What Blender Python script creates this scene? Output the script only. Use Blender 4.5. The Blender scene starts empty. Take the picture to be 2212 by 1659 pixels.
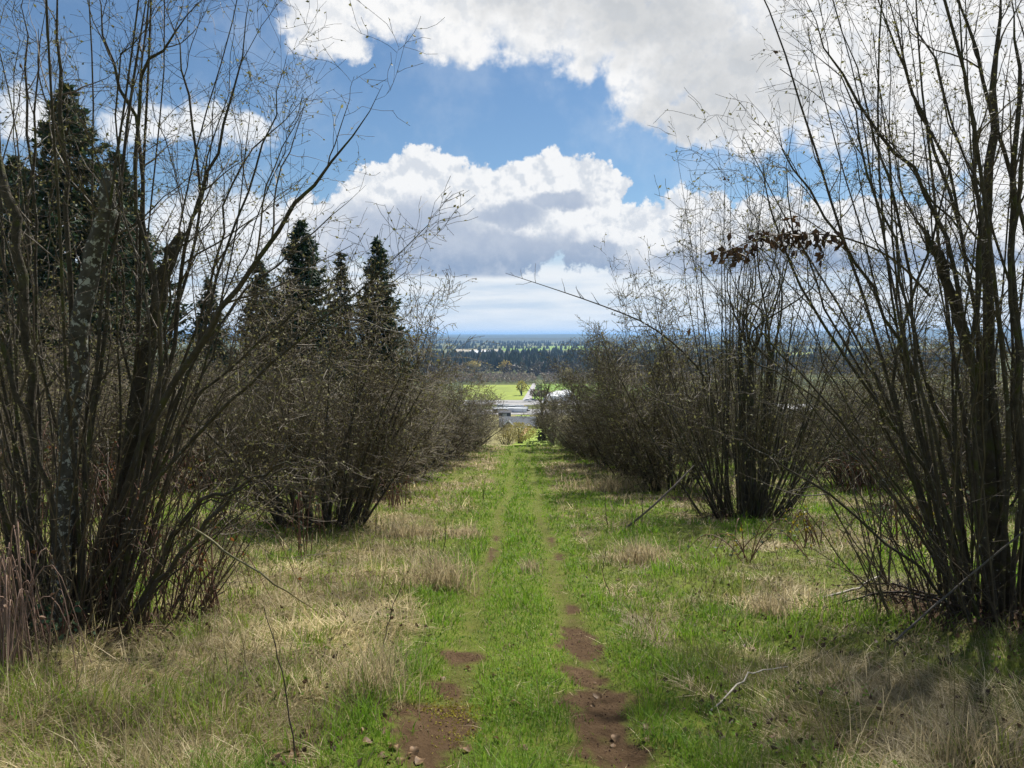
import bpy, math
import numpy as np
from math import radians, sin, cos, tan, atan, pi
rng = np.random.default_rng(7)
scene = bpy.context.scene
COL = scene.collection

# ------------------------------------------------------------------ camera
EYE = np.array([0.0, 0.0, 1.6]); F = 768.0; LEVEL = 335.0
PITCH = atan((384 - LEVEL) / F)
cam_d = bpy.data.cameras.new('camera'); cam_d.sensor_width = 36; cam_d.lens = 27
cam_d.clip_start = 0.05; cam_d.clip_end = 80000
cam = bpy.data.objects.new('camera', cam_d); COL.objects.link(cam)
cam.location = EYE; cam.rotation_euler = (pi / 2 - PITCH, 0, 0); scene.camera = cam

# ------------------------------------------------------------------ light
SUN_AZ, SUN_EL = radians(30), radians(50)          # to the right of the view, in front
sd = bpy.data.lights.new('sun', 'SUN'); sd.energy = 5.0; sd.angle = radians(1.5); sd.color = (1, .95, .87)
sun = bpy.data.objects.new('sun', sd); COL.objects.link(sun)
sun.rotation_euler = (pi / 2 - SUN_EL, 0, pi - SUN_AZ)
vs = scene.view_settings; vs.view_transform = 'Standard'; vs.look = 'None'; vs.exposure = 0.68; vs.gamma = 1
vs.use_curve_mapping = False
scene.cycles.max_bounces = 5; scene.cycles.diffuse_bounces = 3; scene.cycles.transmission_bounces = 3
scene.cycles.transparent_max_bounces = 4; scene.cycles.volume_bounces = 0
scene.cycles.use_denoising = True; scene.cycles.use_adaptive_sampling = True; scene.cycles.adaptive_threshold = .025

# ------------------------------------------------------------------ world: sky and clouds by direction
world = bpy.data.worlds.new('World'); scene.world = world; world.use_nodes = True
nt = world.node_tree; nt.nodes.clear()
class E:
    def __init__(s, k): s.k = k
    def __add__(a, b): return M('ADD', a, b)
    def __radd__(a, b): return M('ADD', a, b)
    def __sub__(a, b): return M('SUBTRACT', a, b)
    def __rsub__(a, b): return M('SUBTRACT', b, a)
    def __mul__(a, b): return M('MULTIPLY', a, b)
    def __rmul__(a, b): return M('MULTIPLY', a, b)
def lnk(v, sock, tree=None):
    t = tree or nt
    if isinstance(v, E): t.links.new(v.k, sock)
    else: sock.default_value = v
def M(op, a, b=0.0, c=0.0):
    n = nt.nodes.new('ShaderNodeMath'); n.operation = op
    lnk(a, n.inputs[0]); lnk(b, n.inputs[1]); lnk(c, n.inputs[2]); return E(n.outputs[0])
def sstep(x, a, b):
    n = nt.nodes.new('ShaderNodeMapRange'); n.interpolation_type = 'SMOOTHSTEP'
    lnk(x, n.inputs[0]); n.inputs[1].default_value = a; n.inputs[2].default_value = b; return E(n.outputs[0])
def noise(vec, scale, detail=6, rough=.58, off=(0, 0, 0)):
    mp = nt.nodes.new('ShaderNodeMapping'); lnk(vec, mp.inputs[0]); mp.inputs[1].default_value = off
    n = nt.nodes.new('ShaderNodeTexNoise'); nt.links.new(mp.outputs[0], n.inputs['Vector'])
    n.inputs['Scale'].default_value = scale; n.inputs['Detail'].default_value = detail; n.inputs['Roughness'].default_value = rough
    return E(n.outputs[0])
def mixc(f, a, b):
    n = nt.nodes.new('ShaderNodeMix'); n.data_type = 'RGBA'
    lnk(f, n.inputs[0]); lnk(a, n.inputs[6]); lnk(b, n.inputs[7]); return E(n.outputs[2])
SKY = 0.052; GAIN = SKY * 2 ** vs.exposure
def rad(r, g, b): return (r / GAIN, g / GAIN, b / GAIN, 1)      # picture values at this exposure -> sky radiance
tc = nt.nodes.new('ShaderNodeTexCoord'); D = E(tc.outputs['Generated'])
sp = nt.nodes.new('ShaderNodeSeparateXYZ'); nt.links.new(D.k, sp.inputs[0])
dx, dy, dz = (E(o) for o in sp.outputs)
wa = noise(D, 26, 5, .62, (3, 1, 7)); wb = noise(D, 26, 5, .62, (9, 5, 2)); wc = noise(D, 7, 3, .5, (1, 8, 4))
az = M('ARCTAN2', dx, dy) + (wa - .5) * .055 + (wc - .5) * .03
el = M('ARCSINE', dz) + (wb - .5) * .05 - (wc - .5) * .02
el0 = M('ARCSINE', dz); az0 = M('ARCTAN2', dx, dy)
def azel(px, py):
    xc, yc = (px - 512) / F, (384 - py) / F
    d = np.array([xc, cos(PITCH) + yc * sin(PITCH), -sin(PITCH) + yc * cos(PITCH)]); d /= np.linalg.norm(d)
    return math.atan2(d[0], d[1]), math.asin(d[2])
cv = nt.nodes.new('ShaderNodeCombineXYZ'); nt.links.new(az.k, cv.inputs[0]); nt.links.new(el.k, cv.inputs[1])
def union(bl):                      # soft union of ellipses given in photograph pixels: 1 at a centre, 0 at an edge
    r = None
    for cx, cy, rx, ry in bl:
        a, e = azel(cx, cy); k = max(cos(a) ** 2, .6); sx_, sy_ = F / rx / k, F / ry
        n = nt.nodes.new('ShaderNodeVectorMath'); n.operation = 'MULTIPLY_ADD'; nt.links.new(cv.outputs[0], n.inputs[0])
        n.inputs[1].default_value = (sx_, sy_, 0); n.inputs[2].default_value = (-a * sx_, -e * sy_, 0)
        q = nt.nodes.new('ShaderNodeVectorMath'); q.operation = 'DOT_PRODUCT'; nt.links.new(n.outputs[0], q.inputs[0]); nt.links.new(n.outputs[0], q.inputs[1])
        v = E(q.outputs['Value']); r = v if r is None else M('SMOOTH_MIN', r, v, .35)
    return 1.0 - M('MINIMUM', r, 2.5)
f1 = noise(D, 30, 6, .6, (2, 2, 2)); f1s = noise(D, 30, 4, .6, (2 + .006, 2, 2 + .012))
relief = (f1 - f1s)                                  # side of each billow that faces the sun
f2 = noise(D, 11, 5, .6, (5, 1, 3))
sky = nt.nodes.new('ShaderNodeTexSky'); sky.sky_type = 'NISHITA'; sky.sun_disc = False
sky.sun_elevation = SUN_EL; sky.sun_rotation = SUN_AZ; sky.altitude = 100
sky.air_density = 1.0; sky.dust_density = .1; sky.ozone_density = 2.2
c = mixc(1.0, E(sky.outputs[0]), (.88, 1.02, 1.10, 1)); c.k.node.blend_type = 'MULTIPLY'
# thin veil and generic broken cloud all round the sky, thinned where the placed clouds are
inview = sstep(az0 * az0, .50, .85)
gen = noise(D, 4.2, 5, .6, (4, 4, 4))
ga = sstep(gen, .50, .60) * inview * sstep(el0, .02, .12)
gcol = mixc(sstep(gen, .58, .72), rad(.86, .88, .90), rad(.50, .53, .57))
c = mixc(ga, c, gcol)
veil = sstep(f2, .42, .75) * .22
c = mixc(veil, c, rad(.80, .86, .93))
# pale layered band over the horizon
lay = nt.nodes.new('ShaderNodeMapping'); nt.links.new(D.k, lay.inputs[0]); lay.inputs[3].default_value = (1, 1, 9)
fl = noise(E(lay.outputs[0]), 5, 4, .55, (1, 6, 1))
ba = 1.0 - sstep(el0 + (wb - .5) * .02, .075, .125)
bc = mixc(sstep(fl, .36, .62), rad(.62, .72, .84), rad(.90, .92, .94))
bc = mixc(sstep(el0, -.01, .04), rad(.90, .92, .93), bc)
c = mixc(ba * .96, c, bc)
# small clouds on the left
Lc = union([(28, 118, 34, 24), (62, 133, 26, 12), (128, 131, 34, 17), (170, 127, 30, 17), (212, 124, 40, 21), (252, 132, 34, 17), (20, 195, 50, 20), (200, 225, 60, 40), (262, 238, 60, 48), (110, 235, 60, 30)])
d = Lc + (f1 - .5) * 2.0 + (f2 - .5) * 1.0
lc = mixc(sstep(d + relief * 2.0, .1, 1.3), rad(.80, .85, .91), rad(.93, .94, .95))
c = mixc(sstep(d, -.05, .75) * .95, c, lc)
# the middle cumulus with its flat grey base
Mid = union([(322, 238, 52, 42), (372, 205, 44, 34), (402, 196, 44, 40), (426, 178, 34, 36), (465, 205, 52, 42), (515, 208, 48, 40), (560, 188, 40, 36), (597, 186, 30, 27), (585, 230, 50, 44),
             (640, 238, 56, 40), (700, 235, 66, 46), (775, 240, 76, 46), (860, 244, 80, 44), (950, 240, 90, 46), (1040, 236, 90, 50), (450, 250, 110, 40)])
d = Mid + (f1 - .5) * 2.3
ma = sstep(d, -.02, .26) * sstep(el0 + (wa - .5) * .006, azel(512, 280)[1], azel(512, 274)[1])
grey = union([(470, 258, 150, 26), (405, 238, 84, 32), (485, 252, 80, 24), (560, 264, 80, 15), (500, 268, 90, 12), (512, 214, 34, 13), (560, 200, 30, 9), (590, 250, 30, 9), (760, 262, 130, 14), (930, 262, 130, 14)])
mg = sstep(grey + (f1 - .5) * 2.2 + (f2 - .5) * .9, -.7, .7)
dark = sstep(el0, azel(512, 240)[1], azel(512, 275)[1])
gcol = mixc(dark, rad(.42, .49, .62), rad(.25, .35, .52))
mc = mixc(sstep(relief * 6.0 + d * .35, -.55, .55), rad(.70, .74, .80), rad(.94, .945, .95))
gcol = mixc(sstep(f2 + f1, .85, 1.35), gcol, rad(.52, .58, .69))
mc = mixc(mg * .95, mc, gcol)
c = mixc(ma, c, mc)
# the large backlit cloud across the top, brightest towards the sun
Top = union([(322, 16, 40, 38), (345, 40, 30, 22), (395, -12, 86, 42), (452, 18, 42, 40), (470, -30, 120, 40), (520, 2, 66, 54), (590, 10, 80, 62), (672, 52, 80, 72), (655, 98, 42, 32), (735, 92, 76, 56), (706, 122, 48, 26),
             (778, 60, 100, 90), (752, 128, 34, 26), (856, 30, 110, 110), (945, 40, 110, 130), (1030, 60, 90, 170), (800, -60, 320, 80), (930, 150, 60, 20)])
d = Top + (f1 - .5) * 1.7 + (f2 - .5) * .9
ta = sstep(d, -.12, .55)
tg = union([(655, 18, 120, 46), (720, 70, 80, 56), (700, 115, 70, 30), (792, 98, 46, 20), (640, -30, 200, 50)])
tgm = sstep(tg + (f2 - .5) * 2.4 + (f1 - .5) * 1.2, -.35, 1.1)
tcol = mixc(sstep(relief * 5.0 + d * .25, -.5, .6), rad(.80, .82, .85), rad(.97, .965, .96))
tcol = mixc(tgm * .62, tcol, rad(.46, .48, .50))
c = mixc(ta, c, tcol)
bg = nt.nodes.new('ShaderNodeBackground'); nt.links.new(c.k, bg.inputs[0]); bg.inputs[1].default_value = SKY
world.cycles.sampling_method = 'NONE'
wo = nt.nodes.new('ShaderNodeOutputWorld'); nt.links.new(bg.outputs[0], wo.inputs[0])

# ------------------------------------------------------------------ helpers
def vnoise(x, y, seed=0):
    xi, yi = np.floor(x).astype(np.int64), np.floor(y).astype(np.int64); fx, fy = x - xi, y - yi
    fx, fy = fx * fx * (3 - 2 * fx), fy * fy * (3 - 2 * fy)
    def h(a, b):
        n = (a * 374761393 + b * 668265263 + seed * 974634721) & 0xffffffff
        n = ((n ^ (n >> 13)) * 1274126177) & 0xffffffff
        return ((n ^ (n >> 16)) & 0xffff) / 65535.0
    return (h(xi, yi) * (1 - fx) + h(xi + 1, yi) * fx) * (1 - fy) + (h(xi, yi + 1) * (1 - fx) + h(xi + 1, yi + 1) * fx) * fy
def fbm(x, y, seed=0, o=4):
    s, a, t = 0, 1, 0
    for k in range(o): s = s + a * vnoise(x * 2 ** k, y * 2 ** k, seed + k); t += a; a *= .5
    return s / t
def smooth(x, a, b):
    t = np.clip((x - a) / (b - a), 0, 1); return t * t * (3 - 2 * t)
# hillside profile: how far below the eye the ground lies at each distance down the lane
_py = np.array([-3000, -400, -100, -10, 0, 4.4, 14.5, 30, 45, 54, 58, 66, 80, 100, 150, 200, 300, 400, 520, 700, 60000.])
_pd = np.array([-30, -22, -11, .2, 1.6, 2.3, 3.93, 5.95, 7.3, 7.9, 8.45, 10.0, 11.6, 13.6, 18.5, 24.5, 37.5, 45, 50, 50.5, 51.])
_gy = np.arange(-400, 800, 1.0); _g = np.interp(_gy, _py, _pd)
_gs = np.convolve(np.pad(_g, 3, 'edge'), np.ones(7) / 7, 'valid')
def lane(y): return .012 * y + .02 + .07 * np.sin(np.asarray(y) * .55) * smooth(np.asarray(y, float), 5, 9) + .05 * np.sin(np.asarray(y) * .23 + 1)
def ground_z(x, y):
    x, y = np.asarray(x, float), np.asarray(y, float)
    z = EYE[2] - np.where((y > -399) & (y < 798), np.interp(y, _gy, _gs), np.interp(y, _py, _pd))
    near = 1 - smooth(np.hypot(x, y), 60, 140)
    u = x - lane(y)
    rut = np.exp(-((u - .5) / .2) ** 2) + np.exp(-((u + .5) / .2) ** 2)
    z = z + near * (-.045 * rut + (fbm(x * .5, y * .5, 3) - .5) * .22 * smooth(np.abs(u), .5, 1.6) + (fbm(x * 2.6, y * 2.6, 5) - .5) * (.07 + .12 * smooth(np.abs(u), .6, 1.3)))
    return z
def ray(px, py):
    xc, yc = (px - 512) / F, (384 - py) / F
    return np.array([xc, cos(PITCH) + yc * sin(PITCH), -sin(PITCH) + yc * cos(PITCH)])
S22 = 1024 / 2212.0
def W(px, py, d):                    # photograph position (2212 wide) at a distance d -> point of the place
    r = ray(px * S22, py * S22); return EYE + r * (d / r[1])
def G(px, py, dmax=120):             # where that line of sight meets the ground
    r = ray(px * S22, py * S22); t = np.linspace(2, dmax, 6000)
    p = EYE + r[None] * t[:, None]; k = np.argmax(p[:, 2] < ground_z(p[:, 0], p[:, 1])); return p[k]

def mesh(name, V, Fc, mat, col=None, smoothf=False):
    V = np.asarray(V, np.float32).reshape(-1, 3)
    if not isinstance(Fc, (list, tuple)): Fc = [Fc]
    Fc = [np.asarray(f, np.int32) for f in Fc if len(f)]
    me = bpy.data.meshes.new(name); me.vertices.add(len(V)); me.vertices.foreach_set('co', V.ravel())
    lv = np.concatenate([f.ravel() for f in Fc]); tot = np.concatenate([np.full(len(f), f.shape[1], np.int32) for f in Fc])
    me.loops.add(len(lv)); me.loops.foreach_set('vertex_index', lv)
    me.polygons.add(len(tot)); st = np.concatenate([[0], np.cumsum(tot)[:-1]]).astype(np.int32)
    me.polygons.foreach_set('loop_start', st)
    me.polygons.foreach_set('use_smooth', np.full(len(tot), smoothf))
    if col is not None:
        a = me.color_attributes.new('Col', 'FLOAT_COLOR', 'POINT')
        a.data.foreach_set('color', np.c_[np.asarray(col, np.float32).reshape(-1, 3), np.ones(len(V), np.float32)].ravel())
    me.materials.append(mat); me.update(calc_edges=True); return me
def link(name, data, parent=None, loc=(0, 0, 0), kind=None):
    o = bpy.data.objects.new(name, data); COL.objects.link(o); o.location = loc
    if parent is not None: o.parent = parent
    if kind: o['kind'] = kind
    return o
def tag(o, label, cat, group=None):
    o['label'] = label; o['category'] = cat
    if group: o['group'] = group
    return o
def thing(name, label, cat, loc, group=None): return tag(link(name, None, None, tuple(loc)), label, cat, group)
def copy_tree(root):
    r = root.copy(); COL.objects.link(r)
    for ch in list(root.children):
        k = ch.copy(); COL.objects.link(k); k.parent = r
        for g in list(ch.children):
            q = g.copy(); COL.objects.link(q); q.parent = k
    return r
class Buf:
    def __init__(s): s.V = []; s.Q = []; s.T = []; s.C = []; s.n = 0
    def add(s, V, Q=None, T=None, C=None):
        V = np.asarray(V, float).reshape(-1, 3)
        if Q is not None and len(Q): s.Q.append(np.asarray(Q) + s.n)
        if T is not None and len(T): s.T.append(np.asarray(T) + s.n)
        if C is not None: s.C.append(np.broadcast_to(np.asarray(C, float), (len(V), 3)))
        s.V.append(V); s.n += len(V); return s
    def box(s, x0, x1, y0, y1, z0, z1, C=None):
        V = [(x, y, z) for z in (z0, z1) for y in (y0, y1) for x in (x0, x1)]
        return s.add(V, [(0, 2, 3, 1), (4, 5, 7, 6), (0, 1, 5, 4), (2, 6, 7, 3), (0, 4, 6, 2), (1, 3, 7, 5)], None, C)
    def mesh(s, name, mat, sm=False):
        f = []
        if s.Q: f.append(np.concatenate(s.Q))
        if s.T: f.append(np.concatenate(s.T))
        return mesh(name, np.concatenate(s.V), f, mat, np.concatenate(s.C) if s.C else None, sm)
def nrm(v): return v / (np.linalg.norm(v, axis=-1, keepdims=True) + 1e-9)
def tubes(P, R, K):
    N, n, _ = P.shape
    T = np.empty_like(P); T[:, 1:-1] = P[:, 2:] - P[:, :-2]; T[:, 0] = P[:, 1] - P[:, 0]; T[:, -1] = P[:, -1] - P[:, -2]; T = nrm(T)
    ax = nrm(P[:, -1] - P[:, 0]); ref = np.where(np.abs(ax[:, 2:3]) > .8, np.array([[1., 0, 0]]), np.array([[0, 0, 1.]]))[:, None]
    U = nrm(np.cross(T, np.broadcast_to(ref, T.shape))); B = np.cross(T, U)
    a = np.arange(K) * 2 * pi / K
    V = P[:, :, None] + R[:, :, None, None] * (U[:, :, None] * np.cos(a)[None, None, :, None] + B[:, :, None] * np.sin(a)[None, None, :, None])
    i = np.arange(N)[:, None, None] * n * K; j = np.arange(n - 1)[None, :, None] * K; k = np.arange(K)[None, None]
    k2 = (k + 1) % K
    Q = np.stack([i + j + k, i + j + k2, i + j + K + k2, i + j + K + k], -1).reshape(-1, 4)
    return V.reshape(-1, 3), Q
def grow(P, R, per, t0, t1, L, ang, up, n, wig, rf, rmax, fall=.5, taper=.75, spread=.45):
    N0, n0, _ = P.shape; ix = np.repeat(np.arange(N0), per); N = len(ix)
    t = rng.uniform(t0, t1, N); f = t * (n0 - 1.001); i = f.astype(int); w = (f - i)[:, None]
    pos = P[ix, i] * (1 - w) + P[ix, i + 1] * w; tg = nrm(P[ix, i + 1] - P[ix, i]); r0 = R[ix, i] * (1 - w[:, 0]) + R[ix, i + 1] * w[:, 0]
    pr = nrm(np.cross(tg, rng.normal(size=(N, 3)))); a = ang * rng.uniform(1 - spread, 1 + spread, N)[:, None]
    d = tg * np.cos(a) + pr * np.sin(a); ln = L * rng.uniform(.45, 1.25, N) * (1 - fall * t)
    r0 = np.minimum(r0 * rf, rmax); out = [pos]
    for s in range(n - 1):
        d = nrm(d + rng.normal(size=(N, 3)) * wig + np.array([0, 0, up])); pos = pos + d * (ln / (n - 1))[:, None]; out.append(pos)
    s = np.linspace(0, 1, n)[None]
    return np.stack(out, 1), r0[:, None] * (1 - taper * s)
def cards(pos, size, aspect=.6, up=None):
    N = len(pos); a = nrm(rng.normal(size=(N, 3)) + (0 if up is None else np.array([0, 0, up]))); b = nrm(np.cross(a, rng.normal(size=(N, 3))))
    s = (size * rng.uniform(.6, 1.4, N))[:, None]
    nn = np.cross(a, b) * rng.uniform(-.35, .35, (N, 1)) * s
    V = np.stack([pos, pos + (a * .45 + b * aspect * .5) * s + nn, pos + a * s, pos + (a * .5 - b * aspect * .45) * s + nn * .6], 1)
    return V.reshape(-1, 3), np.arange(N * 4).reshape(N, 4)
def along(P, per, t0=.1, t1=1.):
    N0, n0, _ = P.shape; ix = np.repeat(np.arange(N0), per); f = rng.uniform(t0, t1, len(ix)) * (n0 - 1.001); i = f.astype(int); w = (f - i)[:, None]
    return P[ix, i] * (1 - w) + P[ix, i + 1] * w
def spline(pts, n):
    p = np.array(pts, float); p = np.vstack([2 * p[0] - p[1], p, 2 * p[-1] - p[-2]]); m = len(p) - 3
    f = np.linspace(0, m - 1e-6, n); i = f.astype(int); t = (f - i)[:, None]
    a, b, c_, e = p[i], p[i + 1], p[i + 2], p[i + 3]
    return .5 * (2 * b + (c_ - a) * t + (2 * a - 5 * b + 4 * c_ - e) * t ** 2 + (3 * b - a - 3 * c_ + e) * t ** 3)

# ------------------------------------------------------------------ materials
def new_mat(name):
    m = bpy.data.materials.new(name); m.use_nodes = True; t = m.node_tree; b = t.nodes['Principled BSDF']
    b.inputs['Roughness'].default_value = .85; b.inputs['Specular IOR Level'].default_value = .25; return m, t, b
def tnoise(t, scale, detail=4, coord='Object', rough=.55):
    tcn = t.nodes.new('ShaderNodeTexCoord'); n = t.nodes.new('ShaderNodeTexNoise'); t.links.new(tcn.outputs[coord], n.inputs['Vector'])
    n.inputs['Scale'].default_value = scale; n.inputs['Detail'].default_value = detail; n.inputs['Roughness'].default_value = rough; return n.outputs[0]
def ramp(t, v, stops):
    r = t.nodes.new('ShaderNodeValToRGB'); t.links.new(v, r.inputs[0]); e = r.color_ramp.elements
    while len(e) < len(stops): e.new(.5)
    for q, (p, cl) in zip(e, stops): q.position = p; q.color = (*cl, 1)
    return r.outputs[0]
def tmix(t, f, a, b, mode='MIX'):
    n = t.nodes.new('ShaderNodeMix'); n.data_type = 'RGBA'; n.blend_type = mode
    for v, s in ((f, n.inputs[0]), (a, n.inputs[6]), (b, n.inputs[7])):
        if isinstance(v, (int, float)): s.default_value = v
        elif isinstance(v, tuple): s.default_value = (*v, 1)
        else: t.links.new(v, s)
    return n.outputs[2]
def plain(name, colr, rough=.85, var=.25, scale=6, metallic=0):
    m, t, b = new_mat(name); lo = tuple(x * (1 - var) for x in colr); hi = tuple(x * (1 + var) for x in colr)
    t.links.new(ramp(t, tnoise(t, scale), [(.3, lo), (.7, hi)]), b.inputs['Base Color']); b.inputs['Roughness'].default_value = rough
    b.inputs['Metallic'].default_value = metallic; return m
def bark(name, base, lichen, moss, lth=.60, mth=.58, sc=1.0):
    m, t, b = new_mat(name)
    c0 = ramp(t, tnoise(t, 9 * sc, 5), [(.3, tuple(x * .6 for x in base)), (.7, tuple(x * 1.35 for x in base))])
    f = ramp(t, tnoise(t, 14 * sc, 5, rough=.65), [(lth, (0, 0, 0)), (lth + .05, (1, 1, 1))]); c1 = tmix(t, f, c0, lichen)
    f = ramp(t, tnoise(t, 3.1 * sc, 4, rough=.6), [(mth, (0, 0, 0)), (mth + .12, (.85, .85, .85))]); c2 = tmix(t, f, c1, moss)
    t.links.new(c2, b.inputs['Base Color'])
    bm = t.nodes.new('ShaderNodeBump'); bm.inputs['Strength'].default_value = .7; bm.inputs['Distance'].default_value = .02
    t.links.new(tnoise(t, 30 * sc, 5), bm.inputs['Height']); t.links.new(bm.outputs[0], b.inputs['Normal']); return m
def leafy(name, colr=None, trans=.45, var=.3, rough=.6):
    m, t, b = new_mat(name)
    if colr is None:
        a = t.nodes.new('ShaderNodeAttribute'); a.attribute_name = 'Col'; cs = a.outputs['Color']
    else:
        cs = ramp(t, tnoise(t, 3, 4), [(.3, tuple(x * (1 - var) for x in colr)), (.7, tuple(x * (1 + var) for x in colr))])
    t.links.new(cs, b.inputs['Base Color']); b.inputs['Roughness'].default_value = rough
    tr = t.nodes.new('ShaderNodeBsdfTranslucent'); t.links.new(cs, tr.inputs[0]); mx = t.nodes.new('ShaderNodeMixShader'); mx.inputs[0].default_value = trans
    t.links.new(b.outputs[0], mx.inputs[1]); t.links.new(tr.outputs[0], mx.inputs[2])
    t.links.new(mx.outputs[0], t.nodes['Material Output'].inputs[0]); return m
BARK_NEAR = bark('bark_near', (.066, .056, .040), (.30, .31, .27), (.070, .078, .020), .64, .54, 1.5)
BARK_LICHEN = bark('bark_lichen', (.085, .078, .062), (.42, .43, .38), (.13, .12, .02), .54, .60, 1.2)
BARK_MID = bark('bark_mid', (.055, .047, .034), (.30, .30, .27), (.060, .068, .022), .66, .52)
TWIG = plain('twig_bark', (.095, .074, .048), .6, .35, 8)
TWIG_MID = plain('twig_bark_mid', (.115, .092, .058), .7, .4, 5)
BUD = leafy('bud_leaf', (.21, .20, .080), .35, .5)
DEADLEAF = leafy('dead_leaf', (.075, .045, .028), .2, .5)
LITTERLEAF = leafy('litter_leaf', (.20, .125, .065), .2, .5)
BLADE = leafy('grass_blade', None, .48)
LEAFC = leafy('bramble_leaf', None, .4, rough=.45)
NEEDLE = leafy('conifer_needles', (.040, .072, .034), .15, .45)
NEEDLE_LIGHT = leafy('cedar_needles', (.045, .060, .024), .15, .4)
FAR = leafy('far_foliage', None, .15)

# ------------------------------------------------------------------ the ground
lane_soil = [  # bare red-brown patches in the wheel ruts: photograph centre, half sizes in metres
    (925, 1590, .22, .50), (930, 1540, .16, .18), (990, 1425, .13, .20), (955, 1490, .11, .12), (1290, 1525, .19, .30), (1310, 1570, .17, .26), (1325, 1625, .16, .22), (1262, 1475, .13, .26), (1250, 1400, .13, .3), (1245, 1370, .10, .22),
    (1235, 1320, .06, .25), (640, 1645, .12, .1), (1060, 1200, .06, .5), (1195, 1170, .06, .6), (1210, 1205, .06, .4), (1075, 1165, .05, .5)]
SOIL = [(G(a, b), rx, ry) for a, b, rx, ry in lane_soil]
def soil_mask(x, y):
    s = np.zeros_like(x); wob = (fbm(x * 4, y * 4, 21) - .5) * 2.4 + (fbm(x * 13, y * 13, 24, 3) - .5) * 1.5
    for p, rx, ry in SOIL: s = np.maximum(s, 1 - np.sqrt(((x - p[0]) / rx) ** 2 + ((y - p[1]) / ry) ** 2) / 1.45 + wob * .6)
    u = x - lane(y); worn = np.exp(-((np.abs(u) - .5) / .13) ** 2) * (.30 + .9 * (fbm(x * 2.2, y * 1.1, 27) - .42)) * (1 - .6 * smooth(y, 8, 30))
    return np.clip(smooth(s, -.12, .42) + worn, 0, 1)
STRAW = [(G(a, b), r) for a, b, r in [(950, 1230, .7), (890, 1270, .6), (1000, 1150, .5), (880, 1150, .9), (700, 1250, .9), (1380, 1210, .6), (1370, 1080, 1.0), (1280, 1050, 1.2), (1680, 1310, .5), (1600, 1180, .7), (800, 1330, .6), (780, 1470, .5),
          (700, 1430, .5), (560, 1440, .6), (420, 1490, .7), (250, 1530, .9), (480, 1590, .6), (120, 1600, .7), (880, 1090, 1.0), (820, 1200, .8), (620, 1330, .6), (560, 1260, .6), (960, 1050, 1.5), (1850, 1160, 1.2), (1960, 1100, 1.4), (2050, 1560, .5), (1900, 1500, .35), (1150, 1215, .22), (2160, 1640, .5), (1780, 1600, .3), (1250, 1010, 2.2), (1030, 1000, 2.2), (1500, 1130, .9)]]
def straw_mask(x, y):
    u = x - lane(y); n = fbm(x * .9, y * .9, 31); s = (n - .42) * 2.0
    s = s + .34 * smooth(-u, .95, 1.7) + .06 * smooth(u, 1.6, 3.2) - .9 * (1 - smooth(np.abs(u), .75, 1.15))
    for p, r in STRAW: s = s + .8 * np.exp(-(((x - p[0]) ** 2 + (y - p[1]) ** 2 * .6) / r ** 2))
    s = s + (fbm(x * 3.2, y * 3.2, 33, 3) - .5) * 1.3
    return smooth(s, .05, .8)
TREE_BASES = []           # filled with (x, y, r) of litter round the trunks
L1 = np.array([-4.35, 7.4]); R1 = np.array([4.95, 7.7])
L2 = G(690, 1140)[:2] + (0, .4); R2 = G(1622, 1118)[:2] + (0, .4)
LIT = [(*L1, 1.7), (*R1, 2.0), (*L2, 1.2), (*R2, 1.5)]
def litter_mask(x, y):
    s = np.zeros_like(x)
    for a, b, r in LIT: s = np.maximum(s, 1 - np.hypot(x - a, (y - b)) / r)
    for b in np.arange(24, 60, 6.2):
        for a in (-5.0, 5.6): s = np.maximum(s, 1 - np.hypot(x - a, y - b) / 2.0)
    return smooth(s + (fbm(x * 2, y * 2, 41) - .5) * .8, .1, .6)
th = np.unique(np.concatenate([np.radians(np.arange(-52, 52.01, .42)), np.radians(np.arange(52, 308, 6.0))]))
rr = np.unique(np.concatenate([[0.02, .6, 1.2, 1.8], np.geomspace(2.2, 80, 200), np.geomspace(80, 60000, 62)]))
TH, RR = np.meshgrid(th, rr); X, Y = RR * np.sin(TH), RR * np.cos(TH); Z = ground_z(X, Y)
n_t, n_r = len(th), len(rr); i, j = np.meshgrid(np.arange(n_t), np.arange(n_r - 1)); i2 = (i + 1) % n_t
gq = np.stack([j * n_t + i, j * n_t + i2, (j + 1) * n_t + i2, (j + 1) * n_t + i], -1).reshape(-1, 4)[:, ::-1]
gm, t, b = new_mat('ground_soil_and_turf')
a = t.nodes.new('ShaderNodeAttribute'); a.attribute_name = 'Col'; sx = t.nodes.new('ShaderNodeSeparateXYZ'); t.links.new(a.outputs['Vector'], sx.inputs[0])
turf = ramp(t, tnoise(t, 5, 8, rough=.7), [(.3, (.075, .105, .015)), (.55, (.13, .175, .024)), (.75, (.19, .18, .045))])
straw = ramp(t, tnoise(t, 9, 8, rough=.75), [(.3, (.10, .080, .035)), (.6, (.22, .18, .095)), (.8, (.30, .25, .15))])
soil = ramp(t, tnoise(t, 7, 10, rough=.82), [(.22, (.028, .017, .008)), (.42, (.066, .040, .020)), (.58, (.098, .062, .033)), (.78, (.17, .115, .068))])
lit = ramp(t, tnoise(t, 18, 8, rough=.75), [(.3, (.040, .024, .015)), (.6, (.085, .052, .032)), (.78, (.16, .10, .06))])
cc = tmix(t, sx.outputs[1], turf, straw); cc = tmix(t, sx.outputs[2], cc, lit); cc = tmix(t, sx.outputs[0], cc, soil)
far = ramp(t, tnoise(t, .006, 5, rough=.6), [(.35, (.045, .055, .025)), (.5, (.10, .115, .035)), (.62, (.17, .155, .075))])
tcn = t.nodes.new('ShaderNodeTexCoord'); ln = t.nodes.new('ShaderNodeVectorMath'); ln.operation = 'LENGTH'; t.links.new(tcn.outputs['Object'], ln.inputs[0])
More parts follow.
